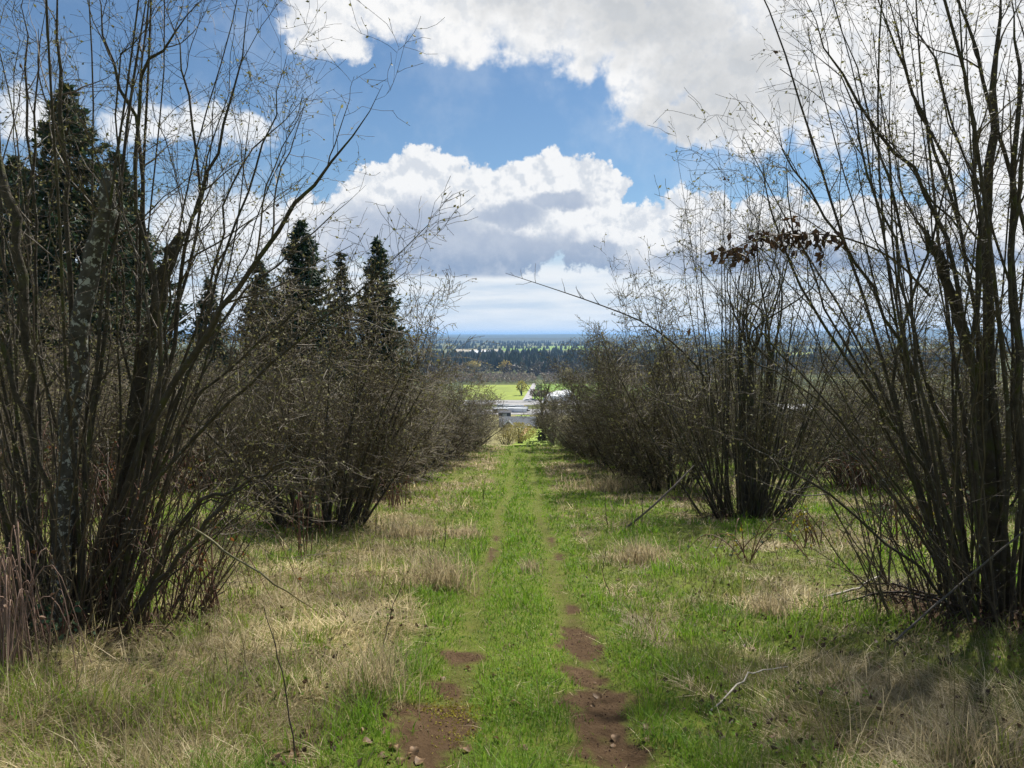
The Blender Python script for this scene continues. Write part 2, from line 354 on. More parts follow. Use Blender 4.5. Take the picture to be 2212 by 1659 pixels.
mr = t.nodes.new('ShaderNodeMapRange'); t.links.new(ln.outputs['Value'], mr.inputs[0]); mr.inputs[1].default_value = 60; mr.inputs[2].default_value = 120
cc = tmix(t, mr.outputs[0], cc, far); t.links.new(cc, b.inputs['Base Color']); b.inputs['Roughness'].default_value = .95; b.inputs['Specular IOR Level'].default_value = .1
bm = t.nodes.new('ShaderNodeBump'); bm.inputs['Strength'].default_value = .8; bm.inputs['Distance'].default_value = .04
t.links.new(tnoise(t, 28, 8, rough=.7), bm.inputs['Height']); t.links.new(bm.outputs[0], b.inputs['Normal'])
nearm = (RR < 75).ravel()
gc = np.stack([soil_mask(X, Y), straw_mask(X, Y), litter_mask(X, Y)], -1).reshape(-1, 3) * nearm[:, None]
link('ground', mesh('ground', np.stack([X, Y, Z], -1), gq, gm, gc, True), kind='structure')

# ------------------------------------------------------------------ grass
def blades(x, y, L, az_, lean, w, curl, col):
    z = ground_z(x, y) - .01; N = len(x)
    d = np.stack([np.cos(az_), np.sin(az_), np.zeros(N)], 1); s = np.stack([-np.sin(az_), np.cos(az_), np.zeros(N)], 1)
    # turn the flat of the blade by a random amount
    s = nrm(s + .6 * rng.normal(size=(N, 1)) * d)
    p0 = np.stack([x, y, z], 1); a1 = lean; a2 = np.clip(lean + curl, 0, 1.75)
    up = np.array([0, 0, 1.])
    p1 = p0 + (d * np.sin(a1)[:, None] + up * np.cos(a1)[:, None]) * (L * .5)[:, None]
    p2 = p1 + (d * np.sin(a2)[:, None] + up * np.cos(a2)[:, None]) * (L * .5)[:, None]
    p2[:, 2] = np.maximum(p2[:, 2], z + .02)
    hw = (w * .5)[:, None]
    V = np.stack([p0 - s * hw, p0 + s * hw, p1 + s * hw * .85, p1 - s * hw * .85, p2], 1).reshape(-1, 3)
    k = np.arange(N)[:, None] * 5
    Q = k + np.array([[0, 1, 2, 3]]); T = k + np.array([[3, 2, 4]])
    return V, Q, T, np.repeat(col, 5, 0)
def scatter(N, r0, r1, p=1.75, half=radians(46)):
    u = rng.random(N); e = 2 - p; r = (r0 ** e + u * (r1 ** e - r0 ** e)) ** (1 / e); th_ = rng.uniform(-half, half, N)
    return r * np.sin(th_), r * np.cos(th_), r
x, y, r = scatter(312000, 3.0, 62); u = x - lane(y)
sm, st, lm = soil_mask(x, y), straw_mask(x, y), litter_mask(x, y)
rut = np.exp(-((np.abs(u) - .5) / .15) ** 2); thin = fbm(x * 1.6, y * 1.6, 77)
keep = (rng.random(len(x)) > np.clip(sm * 1.35 - .18, 0, .94)) & (rng.random(len(x)) > st * .50) & (rng.random(len(x)) > lm * .75) & (rng.random(len(x)) > rut * .35)
x, y, r, u, st, lm, rut, sm = (q[keep] for q in (x, y, r, u, st, lm, rut, sm)); N = len(x)
cl = fbm(x * 1.5, y * 1.5, 51); cl2 = fbm(x * 5, y * 5, 55)
tuft = smooth(fbm(x * 9, y * 9, 57, 2), .52, .78)
L = (.04 + .16 * smooth(cl, .35, .75) * smooth(cl2, .25, .7) + .05 * cl2 + .13 * tuft * smooth(cl, .3, .6)) * rng.uniform(.55, 1.35, N) * (1 - .6 * rut) * (1 - .6 * np.clip(sm * 1.6, 0, 1)) * (1 + .35 * smooth(np.abs(u), .9, 2.2)) + .02
g0, g1, g2 = np.array([.090, .195, .012]), np.array([.190, .325, .026]), np.array([.300, .290, .055])
k = np.clip(fbm(x * .7, y * .7, 61) * 1.2 + (fbm(x * 3.1, y * 3.1, 62) - .5) * 1.3 - .15 + rng.normal(0, .25, N), 0, 1)[:, None]; yl = np.clip(.5 * rut * smooth(fbm(x * 1.3, y * .8, 63), .35, .65) + .5 * st + .25 * lm + rng.normal(0, .2, N), 0, 1)[:, None]
col = (g0 * (1 - k) + g1 * k) * (1 - yl * .65) + g2 * yl * .65
dull = np.clip(smooth(fbm(x * .85, y * .85, 64), .42, .62) * (.55 + .45 * smooth(u, .9, 2.2)) * smooth(np.abs(u), .7, 1.3) + .5 * smooth(u, 1.2, 2.5) * (1 - smooth(y, 5.5, 8)), 0, 1)[:, None]
col = col * (1 - .75 * dull) + np.array([.150, .140, .045]) * .75 * dull
L = L * (1 - .35 * dull[:, 0])
dead = rng.random(N) < .08 + .16 * dull[:, 0]; col[dead] = np.array([.30, .25, .14]) * rng.uniform(.7, 1.2, (dead.sum(), 1))
w = np.maximum(rng.uniform(.003, .006, N), r * .00105)
V, Q, T, C = blades(x, y, L, rng.uniform(0, 2 * pi, N), rng.uniform(.1, .85, N), w, rng.uniform(.1, .9, N), col)
o = link('green_grass', mesh('green_grass', V, [Q, T], BLADE, C), kind='stuff')
tag(o, 'short green grass over the track and the ground beside it', 'grass')
# low broad-leaved weeds and clover among the blades
x, y, r = scatter(26000, 3.0, 30, 1.5); k = (fbm(x * 1.4, y * 1.4, 88) > .57) & (rng.random(len(x)) > soil_mask(x, y) * 1.3); x, y = x[k], y[k]; N = len(x)
V, Q = cards(np.stack([x, y, ground_z(x, y) + rng.uniform(.01, .07, N)], 1), .026, .8, .25); C = np.repeat(np.array([.15, .26, .04]) * rng.uniform(.5, 1.4, (N, 1)) * np.array([1, 1, 1]), 4, 0)
o = link('low_weeds', mesh('low_weeds', V, Q, BLADE, C), kind='stuff'); tag(o, 'small round-leaved weeds scattered in the green grass', 'weeds')
# matted dead straw
x, y, r = scatter(400000, 3.0, 62, 1.7); st, sm, lm = straw_mask(x, y), soil_mask(x, y), litter_mask(x, y)
keep = (rng.random(len(x)) < st * .95 + .05) & (rng.random(len(x)) > sm * 1.2) & (rng.random(len(x)) > lm * .7)
x, y, r, st = (q[keep] for q in (x, y, r, st)); N = len(x)
dirn = fbm(x * .8, y * .8, 71) * 20 + rng.normal(0, .8, N)
L = rng.uniform(.08, .34, N) * (.55 + .6 * st); lean = np.clip(rng.normal(1.36, .18, N), .1, 1.54)
hi = rng.random(N) < .05; lean[hi] = rng.uniform(.1, .7, hi.sum()); L[hi] *= 1.35
k = rng.random((N, 1)) ** 2.2; tone = fbm(x * 1.6, y * 1.6, 81)[:, None]
col = (np.array([.32, .265, .115]) * (1 - k) + np.array([.78, .66, .42]) * k) * (.10 + 1.75 * tone ** 1.2)
w = np.maximum(rng.uniform(.0022, .0055, N) * np.where(rng.random(N) < .06, 1.7, 1), r * .0009)
V, Q, T, C = blades(x, y, L, dirn, lean, w, rng.uniform(.0, .6, N), col)
o = link('dead_grass', mesh('dead_grass', V, [Q, T], BLADE, C), kind='stuff')
tag(o, 'matted pale straw of last year lying beside the track', 'dead grass')

# standing straw tussocks
TUSS = [(955, 1270, .62, 360, 'tall pale straw tussock at the left rut in mid lane'), (1385, 1215, .48, 330, 'grey-brown straw tussock right of the track below the fallen pole'), (1005, 1165, .34, 220, 'small pinkish straw tussock on the left edge of the far track'),
        (880, 1165, .5, 280, 'straw tussock in front of the second hazel clump on the left'), (1335, 1060, .8, 420, 'wide dry straw tussock under the third right-hand hazel'), (1665, 1335, .36, 300, 'flattened straw tussock beside the lichen stick on the right'),
        (800, 1500, .42, 380, 'fine straw tussock left of the nearest left rut'), (1150, 1235, .22, 120, 'thin straw tuft growing on the green strip between the ruts'), (2090, 1640, .35, 260, 'coarse straw tussock in the bottom right corner')]
for px, py, h, nb, lab in TUSS:
    p = G(px, py); k = max(1., p[1] / 9); nb = int(nb)
    x = p[0] + rng.normal(0, .13 * k * (h / .4), nb); y = p[1] + rng.normal(0, .16 * k, nb)
    tone = rng.random((nb, 1)); col = np.array([.26, .21, .115]) * (1 - tone) + np.array([.50, .41, .25]) * tone
    V, Q, T, C = blades(x, y, h * rng.uniform(.5, 1.25, nb), rng.uniform(0, 2 * pi, nb), rng.uniform(.05, .75, nb), np.maximum(.004, p[1] * .0009) * np.ones(nb), rng.uniform(.1, .8, nb), col)
    p[2] = ground_z(p[0], p[1]); o = thing('straw_tussock', lab, 'tussock', p, 'straw tussocks beside the track')
    link('blades', mesh('tussock', V - p, [Q, T], BLADE, C), o, kind='stuff')

# ------------------------------------------------------------------ hazel trees
def finish_tree(root, stems, radii, mats, cfg, extra=None):
    """stems: list of (n,3) local polylines. Each stem is a part; branches, twigs, buds are joined parts."""
    K = cfg.get('K', 7)
    for s, r_, m_ in zip(stems, radii, mats):
        V, Q = tubes(s[None], r_[None], K); link('stem', mesh('stem', V, Q, m_, None, True), root)
    P = np.stack(stems); R = np.stack(radii)
    A, AR = grow(P, R, cfg['b'], cfg.get('bt', .25), 1., cfg['bl'], cfg.get('ba', .75), cfg.get('bup', .06), 9, .13, .55, cfg['br'], .45)
    Bp, BR = grow(A, AR, cfg['t'], .12, 1., cfg['tl'], .85, .03, 6, .18, .6, cfg['tr'], .35)
    Bs, BsR = grow(P, R, cfg['ts'], .3, 1., cfg['tl'] * .8, .9, .03, 6, .16, .4, cfg['tr'], .3)
    Bp, BR = np.concatenate([Bp, Bs]), np.concatenate([BR, BsR])
    Cp, CR = grow(Bp, BR, cfg['q'], .1, 1., cfg['ql'], .9, .02, 4, .2, .75, cfg['qr'], .3, .6)
    bf = Buf(); bf.add(*tubes(A, AR, 5)); bf.add(*tubes(Bp, np.maximum(BR, cfg['min']), 3)); bf.add(*tubes(Cp, np.maximum(CR, cfg['min']), 3))
    if cfg.get('suck'):                 # thin suckers round the foot
        n_ = cfg['suck']; a_ = rng.uniform(0, 2 * pi, n_); r_ = rng.uniform(.2, 1.25, n_); p_ = np.stack([np.cos(a_) * r_, np.sin(a_) * r_, np.full(n_, -.1)], 1); d_ = nrm(np.stack([np.cos(a_) * .35, np.sin(a_) * .35, np.ones(n_)], 1) + rng.normal(0, .18, (n_, 3)))
        ln_ = rng.uniform(.7, 3.4, n_); S_ = [p_]
        for _ in range(8): d_ = nrm(d_ + rng.normal(0, .07, (n_, 3))); p_ = p_ + d_ * (ln_ / 8)[:, None]; S_.append(p_)
        S_ = np.stack(S_, 1); SR = np.tile(taper(9, .009, .003), (n_, 1)); bf.add(*tubes(S_, SR, 4))
        S2, S2R = grow(S_, SR, 7, .15, 1., .5, .8, .02, 5, .2, .6, .005); bf.add(*tubes(S2, np.maximum(S2R, cfg['min']), 3)); Cp = np.concatenate([Cp, S2[:, ::1][:, :4]])
    nf = sum(len(q) for q in bf.Q); ps = np.concatenate([along(Cp, cfg['bud']), along(Bp, cfg['bud'])]); bf.add(*cards(ps, cfg['bs']))
    me = bf.mesh('crown', cfg['tm']); me.materials.append(BUD); mi = np.zeros(len(me.polygons), np.int32); mi[nf:] = 1; me.polygons.foreach_set('material_index', mi)
    link('crown', me, root, kind='stuff')
    if extra:
        ps = along(A[rng.choice(len(A), extra, False)], 3, .7, 1.); V, Q = cards(ps, .06, .5, -1.0)
        link('dead_leaves', mesh('dead_leaves', V, Q, DEADLEAF), root, kind='stuff')
    return root
def rand_stem(base_r, lean, L, n, curve, wig, az_=None):
    az_ = rng.uniform(0, 2 * pi) if az_ is None else az_; d = np.array([cos(az_) * sin(lean), sin(az_) * sin(lean), cos(lean)])
    p = np.array([cos(az_), sin(az_), 0]) * base_r * rng.uniform(.4, 1.) + rng.normal(0, .06, 3) * (1, 1, 0); p[2] = -.15; out = [p]
    for s in range(n - 1):
        d = d + rng.normal(0, wig, 3) + np.array([0, 0, curve]); d /= np.linalg.norm(d); p = p + d * L / (n - 1); out.append(p)
    return np.array(out)
def taper(n, r0, r1, k=1.0): return r0 + (r1 - r0) * np.linspace(0, 1, n) ** k
NS = 16
# -- the two great hazels of the foreground: main stems follow the photograph, each at its own distance
def near_tree(root_xy, label, poly, nrand, cfg, azr, extra):
    base = np.array([*root_xy, float(ground_z(*root_xy))]); root = thing('hazel_tree', label, 'tree', base, 'bare hazel trees of the old orchard')
    stems, radii, mats = [], [], []
    for pts, r0, r1, m_ in poly:
        w3 = np.array([W(a_, b_, d_) for a_, b_, d_ in pts]) - base; g = ground_z(w3[0, 0] + base[0], w3[0, 1] + base[1]) - base[2]
        if pts[0][1] > 1150: w3[0, 2] = g - .1
        s = spline(w3, NS); s[1:] += rng.normal(0, .018, (NS - 1, 3)); stems.append(s); r0 = r0 * (.8 if m_ is BARK_LICHEN else .56); rd = taper(NS, r0, min(r1, r0 * .9), .8)
        if m_ is BARK_LICHEN or r1 > .04: rd = rd * rng.uniform(.86, 1.2, NS)
        if r1 > .035 and m_ is not None: rd[-1] *= .35; rd[-2] *= .8
        else: rd[-4:] *= np.array([.85, .65, .45, .2])
        radii.append(rd); mats.append(m_)
        if r1 < .03:
            for _ in range(cfg.get('twin', 1)):
                off = rng.normal(0, .22, 3) * np.linspace(.5, 1, NS)[:, None] + np.cumsum(rng.normal(0, .03, (NS, 3)), 0); off[:, 2] *= .5; tw = s * np.array([1, 1, rng.uniform(.75, 1.02)]) + off; tw[0, 2] = min(tw[0, 2], s[0, 2])
                stems.append(tw); radii.append(np.maximum(rd * rng.uniform(.32, .6), .003)); mats.append(BARK_NEAR)
    for q in range(nrand):
        L = rng.uniform(4.5, 9); s = rand_stem(.5, rng.uniform(.03, .34), L, NS, rng.uniform(-.005, .02), .035, rng.uniform(*azr)); stems.append(s)
        radii.append(taper(NS, rng.uniform(.014, .030), .004, .9)); mats.append(BARK_NEAR)
    finish_tree(root, stems, radii, mats, cfg, extra); return root
B, Lc_ = BARK_NEAR, BARK_LICHEN
cfgN = dict(b=5, twin=1, ba=.6, bl=1.5, br=.010, t=5, ts=10, tl=.62, tr=.0045, q=2, ql=.26, qr=.003, min=.0017, bud=1, bs=.030, tm=TWIG, K=8, bt=.28, suck=170)
polyL = [
    ([(170, 1385, 7.2), (235, 1150, 7.1), (330, 900, 6.9), (440, 720, 6.7), (500, 640, 6.6), (560, 540, 6.5), (640, 440, 6.4), (700, 365, 6.3), (770, 280, 6.2), (832, 185, 6.1)], .075, .006, B),
    ([(160, 1390, 7.3), (160, 900, 7.2), (150, 600, 7.1), (140, 380, 7.1), (120, 160, 7.0), (133, -80, 7.0)], .050, .016, B),
    ([(215, 1370, 7.4), (300, 1000, 7.4), (335, 700, 7.4), (312, 430, 7.4), (290, 250, 7.4), (232, 110, 7.3), (205, -60, 7.3)], .055, .012, B),
    ([(240, 1350, 7.0), (330, 950, 7.0), (345, 700, 7.0), (290, 400, 7.0), (306, 170, 7.0), (360, 90, 6.9), (445, -10, 6.9)], .050, .010, B),
    ([(210, 1360, 7.6), (350, 850, 7.5), (385, 640, 7.5), (405, 510, 7.4), (440, 390, 7.4), (482, 290, 7.3), (520, 130, 7.3), (548, -20, 7.3)], .048, .009, B),
    ([(230, 1360, 7.8), (350, 800, 7.9), (420, 520, 8.0), (428, 330, 8.0), (395, 150, 8.0), (345, -40, 8.0)], .040, .009, B),
    ([(120, 1390, 7.0), (140, 1100, 7.0), (165, 800, 7.0), (190, 600, 7.0), (225, 460, 6.95), (238, 365, 6.95)], .105, .085, Lc_),
    ([(190, 1375, 7.5), (260, 1050, 7.5), (325, 720, 7.5), (365, 560, 7.5), (390, 505, 7.5)], .13, .095, B),
    ([(60, 1400, 7.1), (70, 1000, 7.0), (60, 700, 6.9), (25, 460, 6.8), (-20, 300, 6.8)], .075, .04, B),
    ([(100, 1390, 7.4), (85, 900, 7.5), (80, 600, 7.6), (75, 300, 7.6), (95, 0, 7.6)], .038, .010, B),
    ([(40, 1400, 7.8), (30, 900, 7.9), (60, 500, 8.0), (62, 200, 8.0), (58, -50, 8.0)], .036, .010, B),
    ([(265, 1340, 6.9), (400, 1120, 6.7), (500, 1060, 6.5), (600, 1010, 6.4), (690, 985, 6.3)], .045, .007, B),
    ([(250, 1350, 6.8), (330, 1270, 6.7), (420, 1160, 6.6), (490, 1085, 6.5), (560, 950, 6.5)], .055, .012, B),
    ([(220, 1360, 7.3), (330, 1050, 7.2), (440, 850, 7.0), (560, 740, 6.8), (680, 640, 6.7), (760, 560, 6.6)], .035, .006, B),
    ([(240, 1350, 7.6), (400, 820, 7.5), (470, 600, 7.5), (530, 420, 7.5), (590, 250, 7.5), (625, 105, 7.5)], .036, .006, B),
    ([(235, 1350, 7.9), (390, 800, 8.0), (470, 560, 8.0), (500, 400, 8.0), (580, 290, 8.0), (690, 190, 8.0)], .034, .006, B),
    ([(250, 1340, 7.1), (370, 900, 7.1), (480, 690, 7.1), (560, 600, 7.1), (680, 500, 7.1), (790, 400, 7.1)], .032, .005, B),
    ([(150, 1390, 6.8), (110, 1100, 6.6), (40, 850, 6.4), (-60, 600, 6.2)], .045, .02, B),
    ([(185, 1380, 7.0), (180, 1180, 7.0), (200, 900, 7.0), (240, 640, 7.0), (262, 380, 7.1), (300, 100, 7.2), (310, -60, 7.2)], .045, .011, B),
]
near_tree(L1, 'tall bare hazel tree with lichened trunks filling the left foreground', polyL, 20, cfgN, (0, 2 * pi), 10)
polyR = [
    ([(2130, 1350, 7.6), (2105, 900, 7.5), (2070, 600, 7.4), (1990, 400, 7.3), (1895, 280, 7.2), (1800, 130, 7.1), (1730, -20, 7.0)], .055, .009, B),
    ([(2110, 1330, 7.4), (2040, 1010, 7.3), (1965, 800, 7.2), (1900, 650, 7.1), (1830, 540, 7.0), (1760, 430, 6.9), (1690, 330, 6.8), (1668, 260, 6.8)], .042, .006, B),
    ([(2090, 1330, 7.7), (2067, 1164, 7.6), (2020, 1060, 7.6), (1912, 893, 7.5), (1809, 752, 7.4), (1700, 560, 7.3), (1650, 400, 7.3), (1668, 330, 7.3)], .05, .006, B),
    ([(2080, 1340, 7.3), (2020, 1270, 7.2), (1850, 1120, 7.0), (1700, 1010, 6.9), (1600, 955, 6.8), (1510, 920, 6.8)], .032, .005, B),
    ([(2100, 1330, 7.1), (2000, 1180, 7.0), (1890, 1010, 6.9), (1770, 850, 6.8), (1650, 720, 6.8), (1560, 590, 6.8)], .030, .005, B),
    ([(2160, 1345, 7.7), (2130, 900, 7.6), (2095, 760, 7.5), (2045, 600, 7.5), (2000, 505, 7.4)], .10, .075, BARK_NEAR),
    ([(2180, 1350, 7.8), (2150, 1000, 7.7), (2135, 700, 7.6), (2130, 450, 7.6), (2150, 200, 7.6), (2160, -40, 7.6)], .13, .030, BARK_NEAR),
    ([(2230, 1350, 7.4), (2200, 900, 7.3), (2190, 500, 7.2), (2200, 200, 7.2), (2180, -40, 7.2)], .09, .012, BARK_NEAR),
    ([(2140, 1340, 8.0), (2110, 800, 8.0), (2080, 500, 7.9), (2000, 260, 7.9), (1935, 100, 7.8), (1880, -40, 7.8)], .042, .011, B),
    ([(2150, 1340, 8.2), (2110, 700, 8.2), (2050, 400, 8.2), (1960, 160, 8.2), (1900, -50, 8.2)], .038, .010, B),
    ([(2120, 1340, 7.9), (2060, 1000, 7.9), (1990, 800, 7.9), (1960, 560, 7.9), (1920, 380, 7.9), (1860, 190, 7.9), (1790, -30, 7.9)], .04, .009, B),
    ([(2160, 1340, 7.2), (2100, 900, 7.1), (2110, 500, 7.0), (2090, 250, 7.0), (2070, -40, 7.0)], .040, .014, B),
    ([(2130, 1335, 7.0), (2030, 1060, 6.9), (1980, 800, 6.8), (1940, 560, 6.8), (1870, 380, 6.7), (1840, 200, 6.7), (1690, 60, 6.7)], .036, .006, B),
    ([(2100, 1330, 8.1), (1990, 1060, 8.1), (1880, 850, 8.1), (1800, 690, 8.1), (1740, 560, 8.1), (1700, 400, 8.1), (1720, 200, 8.1)], .034, .006, B),
    ([(2110, 1330, 7.6), (1990, 1120, 7.5), (1850, 940, 7.4), (1720, 830, 7.3), (1600, 770, 7.2), (1500, 740, 7.1)], .026, .005, B),
    ([(2260, 1360, 7.5), (2240, 900, 7.4), (2215, 500, 7.4), (2140, 250, 7.4), (2090, 50, 7.4), (2050, -60, 7.4)], .05, .012, B),
    ([(2075, 1330, 7.4), (2010, 1150, 7.4), (1960, 980, 7.4), (1930, 800, 7.4), (1985, 600, 7.4), (2040, 420, 7.4), (2060, 200, 7.4)], .040, .010, B),
]
near_tree(R1, 'tall bare hazel tree with dark mossy trunks at the right edge of the foreground', polyR, 27, cfgN, (0, 2 * pi), 12)

# -- mid-distance prototypes
def proto(root, ns, lean, Lr, cfg, seedbase=.5, heads=0, az_=None, r0=(.03, .06), extra=None, wig=.045, dome=.34):
    stems, radii, mats = [], [], []
    for q in range(ns):
        ll = rng.uniform(*lean); s = rand_stem(seedbase, ll, rng.uniform(*Lr) * (1 - dome * (ll / lean[1]) ** 1.5), NS, rng.uniform(0, .03), wig, (az_ or 2 * pi) * (q + rng.random()) / ns)
        stems.append(s); radii.append(taper(NS, rng.uniform(*r0), .003, .9)); mats.append(BARK_MID)
    for q in range(heads):          # cut-back trunks that throw up a brush of shoots
        h = rng.uniform(3.2, 4.6); s = rand_stem(seedbase * .6, rng.uniform(.05, .28), h, NS, .01, .03); stems.append(s); radii.append(taper(NS, rng.uniform(.10, .13), .085) * rng.uniform(.88, 1.15, NS)); mats.append(BARK_MID)
        for w_ in range(5):
            e = spline([s[-2], s[-1] + rng.normal(0, .25, 3) + (0, 0, .7), s[-1] + rng.normal(0, .55, 3) + (0, 0, 2.3), s[-1] + rng.normal(0, .8, 3) + (0, 0, rng.uniform(3.6, 5.4))], NS)
            stems.append(e); radii.append(taper(NS, .035, .003)); mats.append(BARK_MID)
    return finish_tree(root, stems, radii, mats, cfg, extra)
def at(xy): return np.array([xy[0], xy[1], float(ground_z(xy[0], xy[1])) - .05])
HG = 'bare hazel trees of the old orchard'
cfgV = dict(b=8, ba=.48, bup=.09, bl=1.7, br=.014, t=3, ts=10, tl=.65, tr=.006, q=1, ql=.30, qr=.0045, min=.0036, bud=1, bs=.045, tm=TWIG_MID, K=6, bt=.25, suck=50)
cfgD = dict(b=10, bup=.09, bl=2.2, br=.016, t=8, ts=9, tl=.95, tr=.008, q=2, ql=.45, qr=.0065, min=.0050, bud=1, bs=.055, tm=TWIG_MID, K=5, bt=.12, ba=.85, suck=50)
r2 = thing('hazel_tree', 'vase-shaped bare hazel clump standing right of the track below the dead leaf cluster', 'tree', at(R2), HG)
proto(r2, 58, (.04, .70), (5.0, 9.6), dict(cfgV, b=8, suck=100), .85, 3, None, (.02, .042), 8, .028, .2)
base = np.array(r2.location)
arch = spline([W(1560, 930, 19.5) - base, W(1530, 830, 19.4) - base, W(1480, 765, 19.2) - base, W(1400, 702, 19) - base, W(1300, 660, 18.8) - base, W(1190, 622, 18.6) - base, W(1092, 590, 18.5) - base], NS)
V, Q = tubes(arch[None], taper(NS, .035, .006)[None], 6); link('stem', mesh('stem', V, Q, BARK_MID, None, True), r2)['label'] = 'long branch arching out over the track'
Aw, Ar = grow(arch[None], taper(NS, .035, .006)[None], 18, .2, 1., .7, .75, .06, 6, .15, .8, .012)
V, Q = tubes(Aw, np.maximum(Ar, .0045), 3); link('twigs', mesh('arch_twigs', V, Q, TWIG_MID), r2, kind='stuff')
l2 = thing('hazel_tree', 'dense bare hazel clump left of the track, second from the camera in its row', 'tree', at(L2), HG)
proto(l2, 32, (.08, .66), (4.2, 6.6), cfgD, .95, 0, None, (.03, .07), 8)
d3 = thing('hazel_tree', 'dense bare hazel clump left of the track, third from the camera in its row', 'tree', at((-5.0, 26.5)), HG)
cfgE = dict(cfgD, b=12, min=.007, bs=.075, bl=2.0)
proto(d3, 26, (.06, .70), (4.6, 7.4), cfgE, .9, 0, None, (.03, .06), 6); d3.scale = (1, 1, .70)
def merged(src):                       # far copies are too small to tell their stems apart: one trunk mesh
    bf = Buf()
    for ch in src.children:
        if ch.name.startswith('stem'):
            me = ch.data; v = np.empty(len(me.vertices) * 3, np.float32); me.vertices.foreach_get('co', v); q = np.empty(len(me.loops), np.int32); me.loops.foreach_get('vertex_index', q); bf.add(v.reshape(-1, 3), q.reshape(-1, 4))
    tr = bf.mesh('trunk', BARK_MID, True); cr = [ch.data for ch in src.children if ch.name.startswith('crown')][0]
    def make():
        o = link('hazel_tree', None); link('trunk', tr, o); link('crown', cr, o, kind='stuff'); return o
    return make
mr2, ml2, md3 = merged(r2), merged(l2), merged(d3)
ORD = ['first', 'second', 'third', 'fourth', 'fifth', 'sixth', 'seventh', 'eighth', 'ninth']
def plant(src, xy, s, lab, sz=None):
    o = src() if callable(src) else copy_tree(src); o.location = at(xy); o.rotation_euler.z = rng.uniform(0, 2 * pi); o.scale = (s * rng.uniform(.92, 1.08), s * rng.uniform(.92, 1.08), sz or s)
    tag(o, lab, 'tree', HG); return o
for k, y_ in enumerate([33, 39.5, 46, 52]):
    plant((md3, ml2)[k % 2], ((-4.9, -4.6, -4.1, -3.4)[k], y_), (1.02, 1.02, 1.1, 1.1)[k], f'dense bare hazel clump left of the track, {ORD[k + 3]} from the camera in its row', (.74, .76, .72, .60)[k])
for k, y_ in enumerate([27.8, 34, 40, 46, 52]):
    plant((d3, ml2, md3, ml2, md3)[k], ((5.8, 5.8, 5.6, 5.3, 4.9)[k], y_), (1.05, 1.1, 1.15, 1.2, 1.15)[k], f'bare hazel clump right of the track, {ORD[k + 2]} from the camera in its row', (1.0, 1.02, .92, .75, .6)[k])
for k, (x_, y_) in enumerate([(-11.5, 14), (-11.3, 21.5), (-11.6, 29), (-11.5, 37), (-11.4, 46), (-11.5, 53)]):
    plant((ml2, md3)[k % 2], (x_, y_), 1.0, f'bare hazel clump of the second row left of the track, {ORD[k]} from the camera', .82)
for k, (x_, y_) in enumerate([(-18, 20), (-18.3, 28), (-18.2, 37), (-18, 46)]):
    plant((md3, ml2)[k % 2], (x_, y_), 1.0, f'bare hazel clump of the third row left of the track, {ORD[k]} from the camera', .85)
for k, (x_, y_) in enumerate([(13.0, 21.5), (13.4, 29), (13.2, 37), (13.5, 45), (13.3, 53)]):
    plant((md3, ml2)[k % 2], (x_, y_), 1.0, f'bare hazel clump of the second row right of the track, {ORD[k]} from the camera', .82)
for k, (x_, y_) in enumerate([(21, 30), (21.5, 38), (21, 47)]):
    plant((ml2, md3)[k % 2], (x_, y_), .85, f'bare hazel clump of the third row right of the track, {ORD[k]} from the camera')

# cluster of hanging brown leaves on a branch between the right-hand trees
br = spline([W(2010, 640, 7.3), W(1930, 560, 7.2), W(1830, 515, 7.1), W(1740, 505, 7.0), W(1650, 512, 7.0), W(1565, 545, 7.0)], NS)
o = thing('dead_leaf_branch', 'thin branch hung with curled dark brown dead leaves against the right sky', 'branch', br[0])
V, Q = tubes((br - br[0])[None], taper(NS, .012, .004)[None], 5); link('stem', mesh('stem', V, Q, TWIG, None, True), o)
ps = np.concatenate([W(px, py, 7.0)[None] + rng.normal(0, (sx_, .08, sy_), (n_, 3)) for px, py, n_, sx_, sy_ in [(1583, 545, 26, .10, .035), (1605, 540, 10, .06, .03), (1655, 515, 18, .12, .03), (1712, 520, 22, .08, .06), (1722, 505, 10, .05, .07), (1768, 528, 14, .04, .06), (1815, 530, 6, .04, .04)]])
V, Q = cards(np.repeat(ps - br[0], 2, 0) + rng.normal(0, .02, (2 * len(ps), 3)), .08, .55, -.9); link('dead_leaves', mesh('leaves', V, Q, DEADLEAF), o, kind='stuff')

# ------------------------------------------------------------------ brambles, canes, stalks and sticks
STALK = plain('dark_stalk', (.055, .040, .030), .8, .3, 20); CANE = plain('bramble_cane', (.13, .065, .045), .6, .35, 9); PALE = plain('pale_stick', (.34, .31, .26), .8, .3, 14); CANEG = plain('olive_cane', (.17, .15, .075), .6, .3, 9)
def stick(name, lab, cat, pts, r0, r1, mat_, group=None, twigs=0, tl=.25):
    p = np.array(pts, float); o = thing(name, lab, cat, p[0], group); s = spline(p - p[0], 12); s[1:-1] += rng.normal(0, .006, (10, 3))
    V, Q = tubes(s[None], taper(12, r0, r1)[None], 6); link('stem', mesh('stem', V, Q, mat_, None, True), o)
    if twigs:
        a_, r_ = grow(s[None], taper(12, r0, r1)[None], twigs, .2, 1., tl, .7, .03, 4, .15, .5, .006); V, Q = tubes(a_, r_, 3); link('twigs', mesh('twigs', V, Q, mat_), o, kind='stuff')
    return o
def stalk(px, py, tx, ty, lab, r_=.005):
    g = G(px, py); t_ = W(tx, ty, g[1] + .1); m_ = (g + t_) / 2 + rng.normal(0, .02, 3)
    stick('weed_stalk', lab, 'stalk', [g - (0, 0, .05), m_, t_], max(r_, g[1] * .0006), max(.002, g[1] * .0004), STALK, 'dead weed stalks by the track', 5, .07)
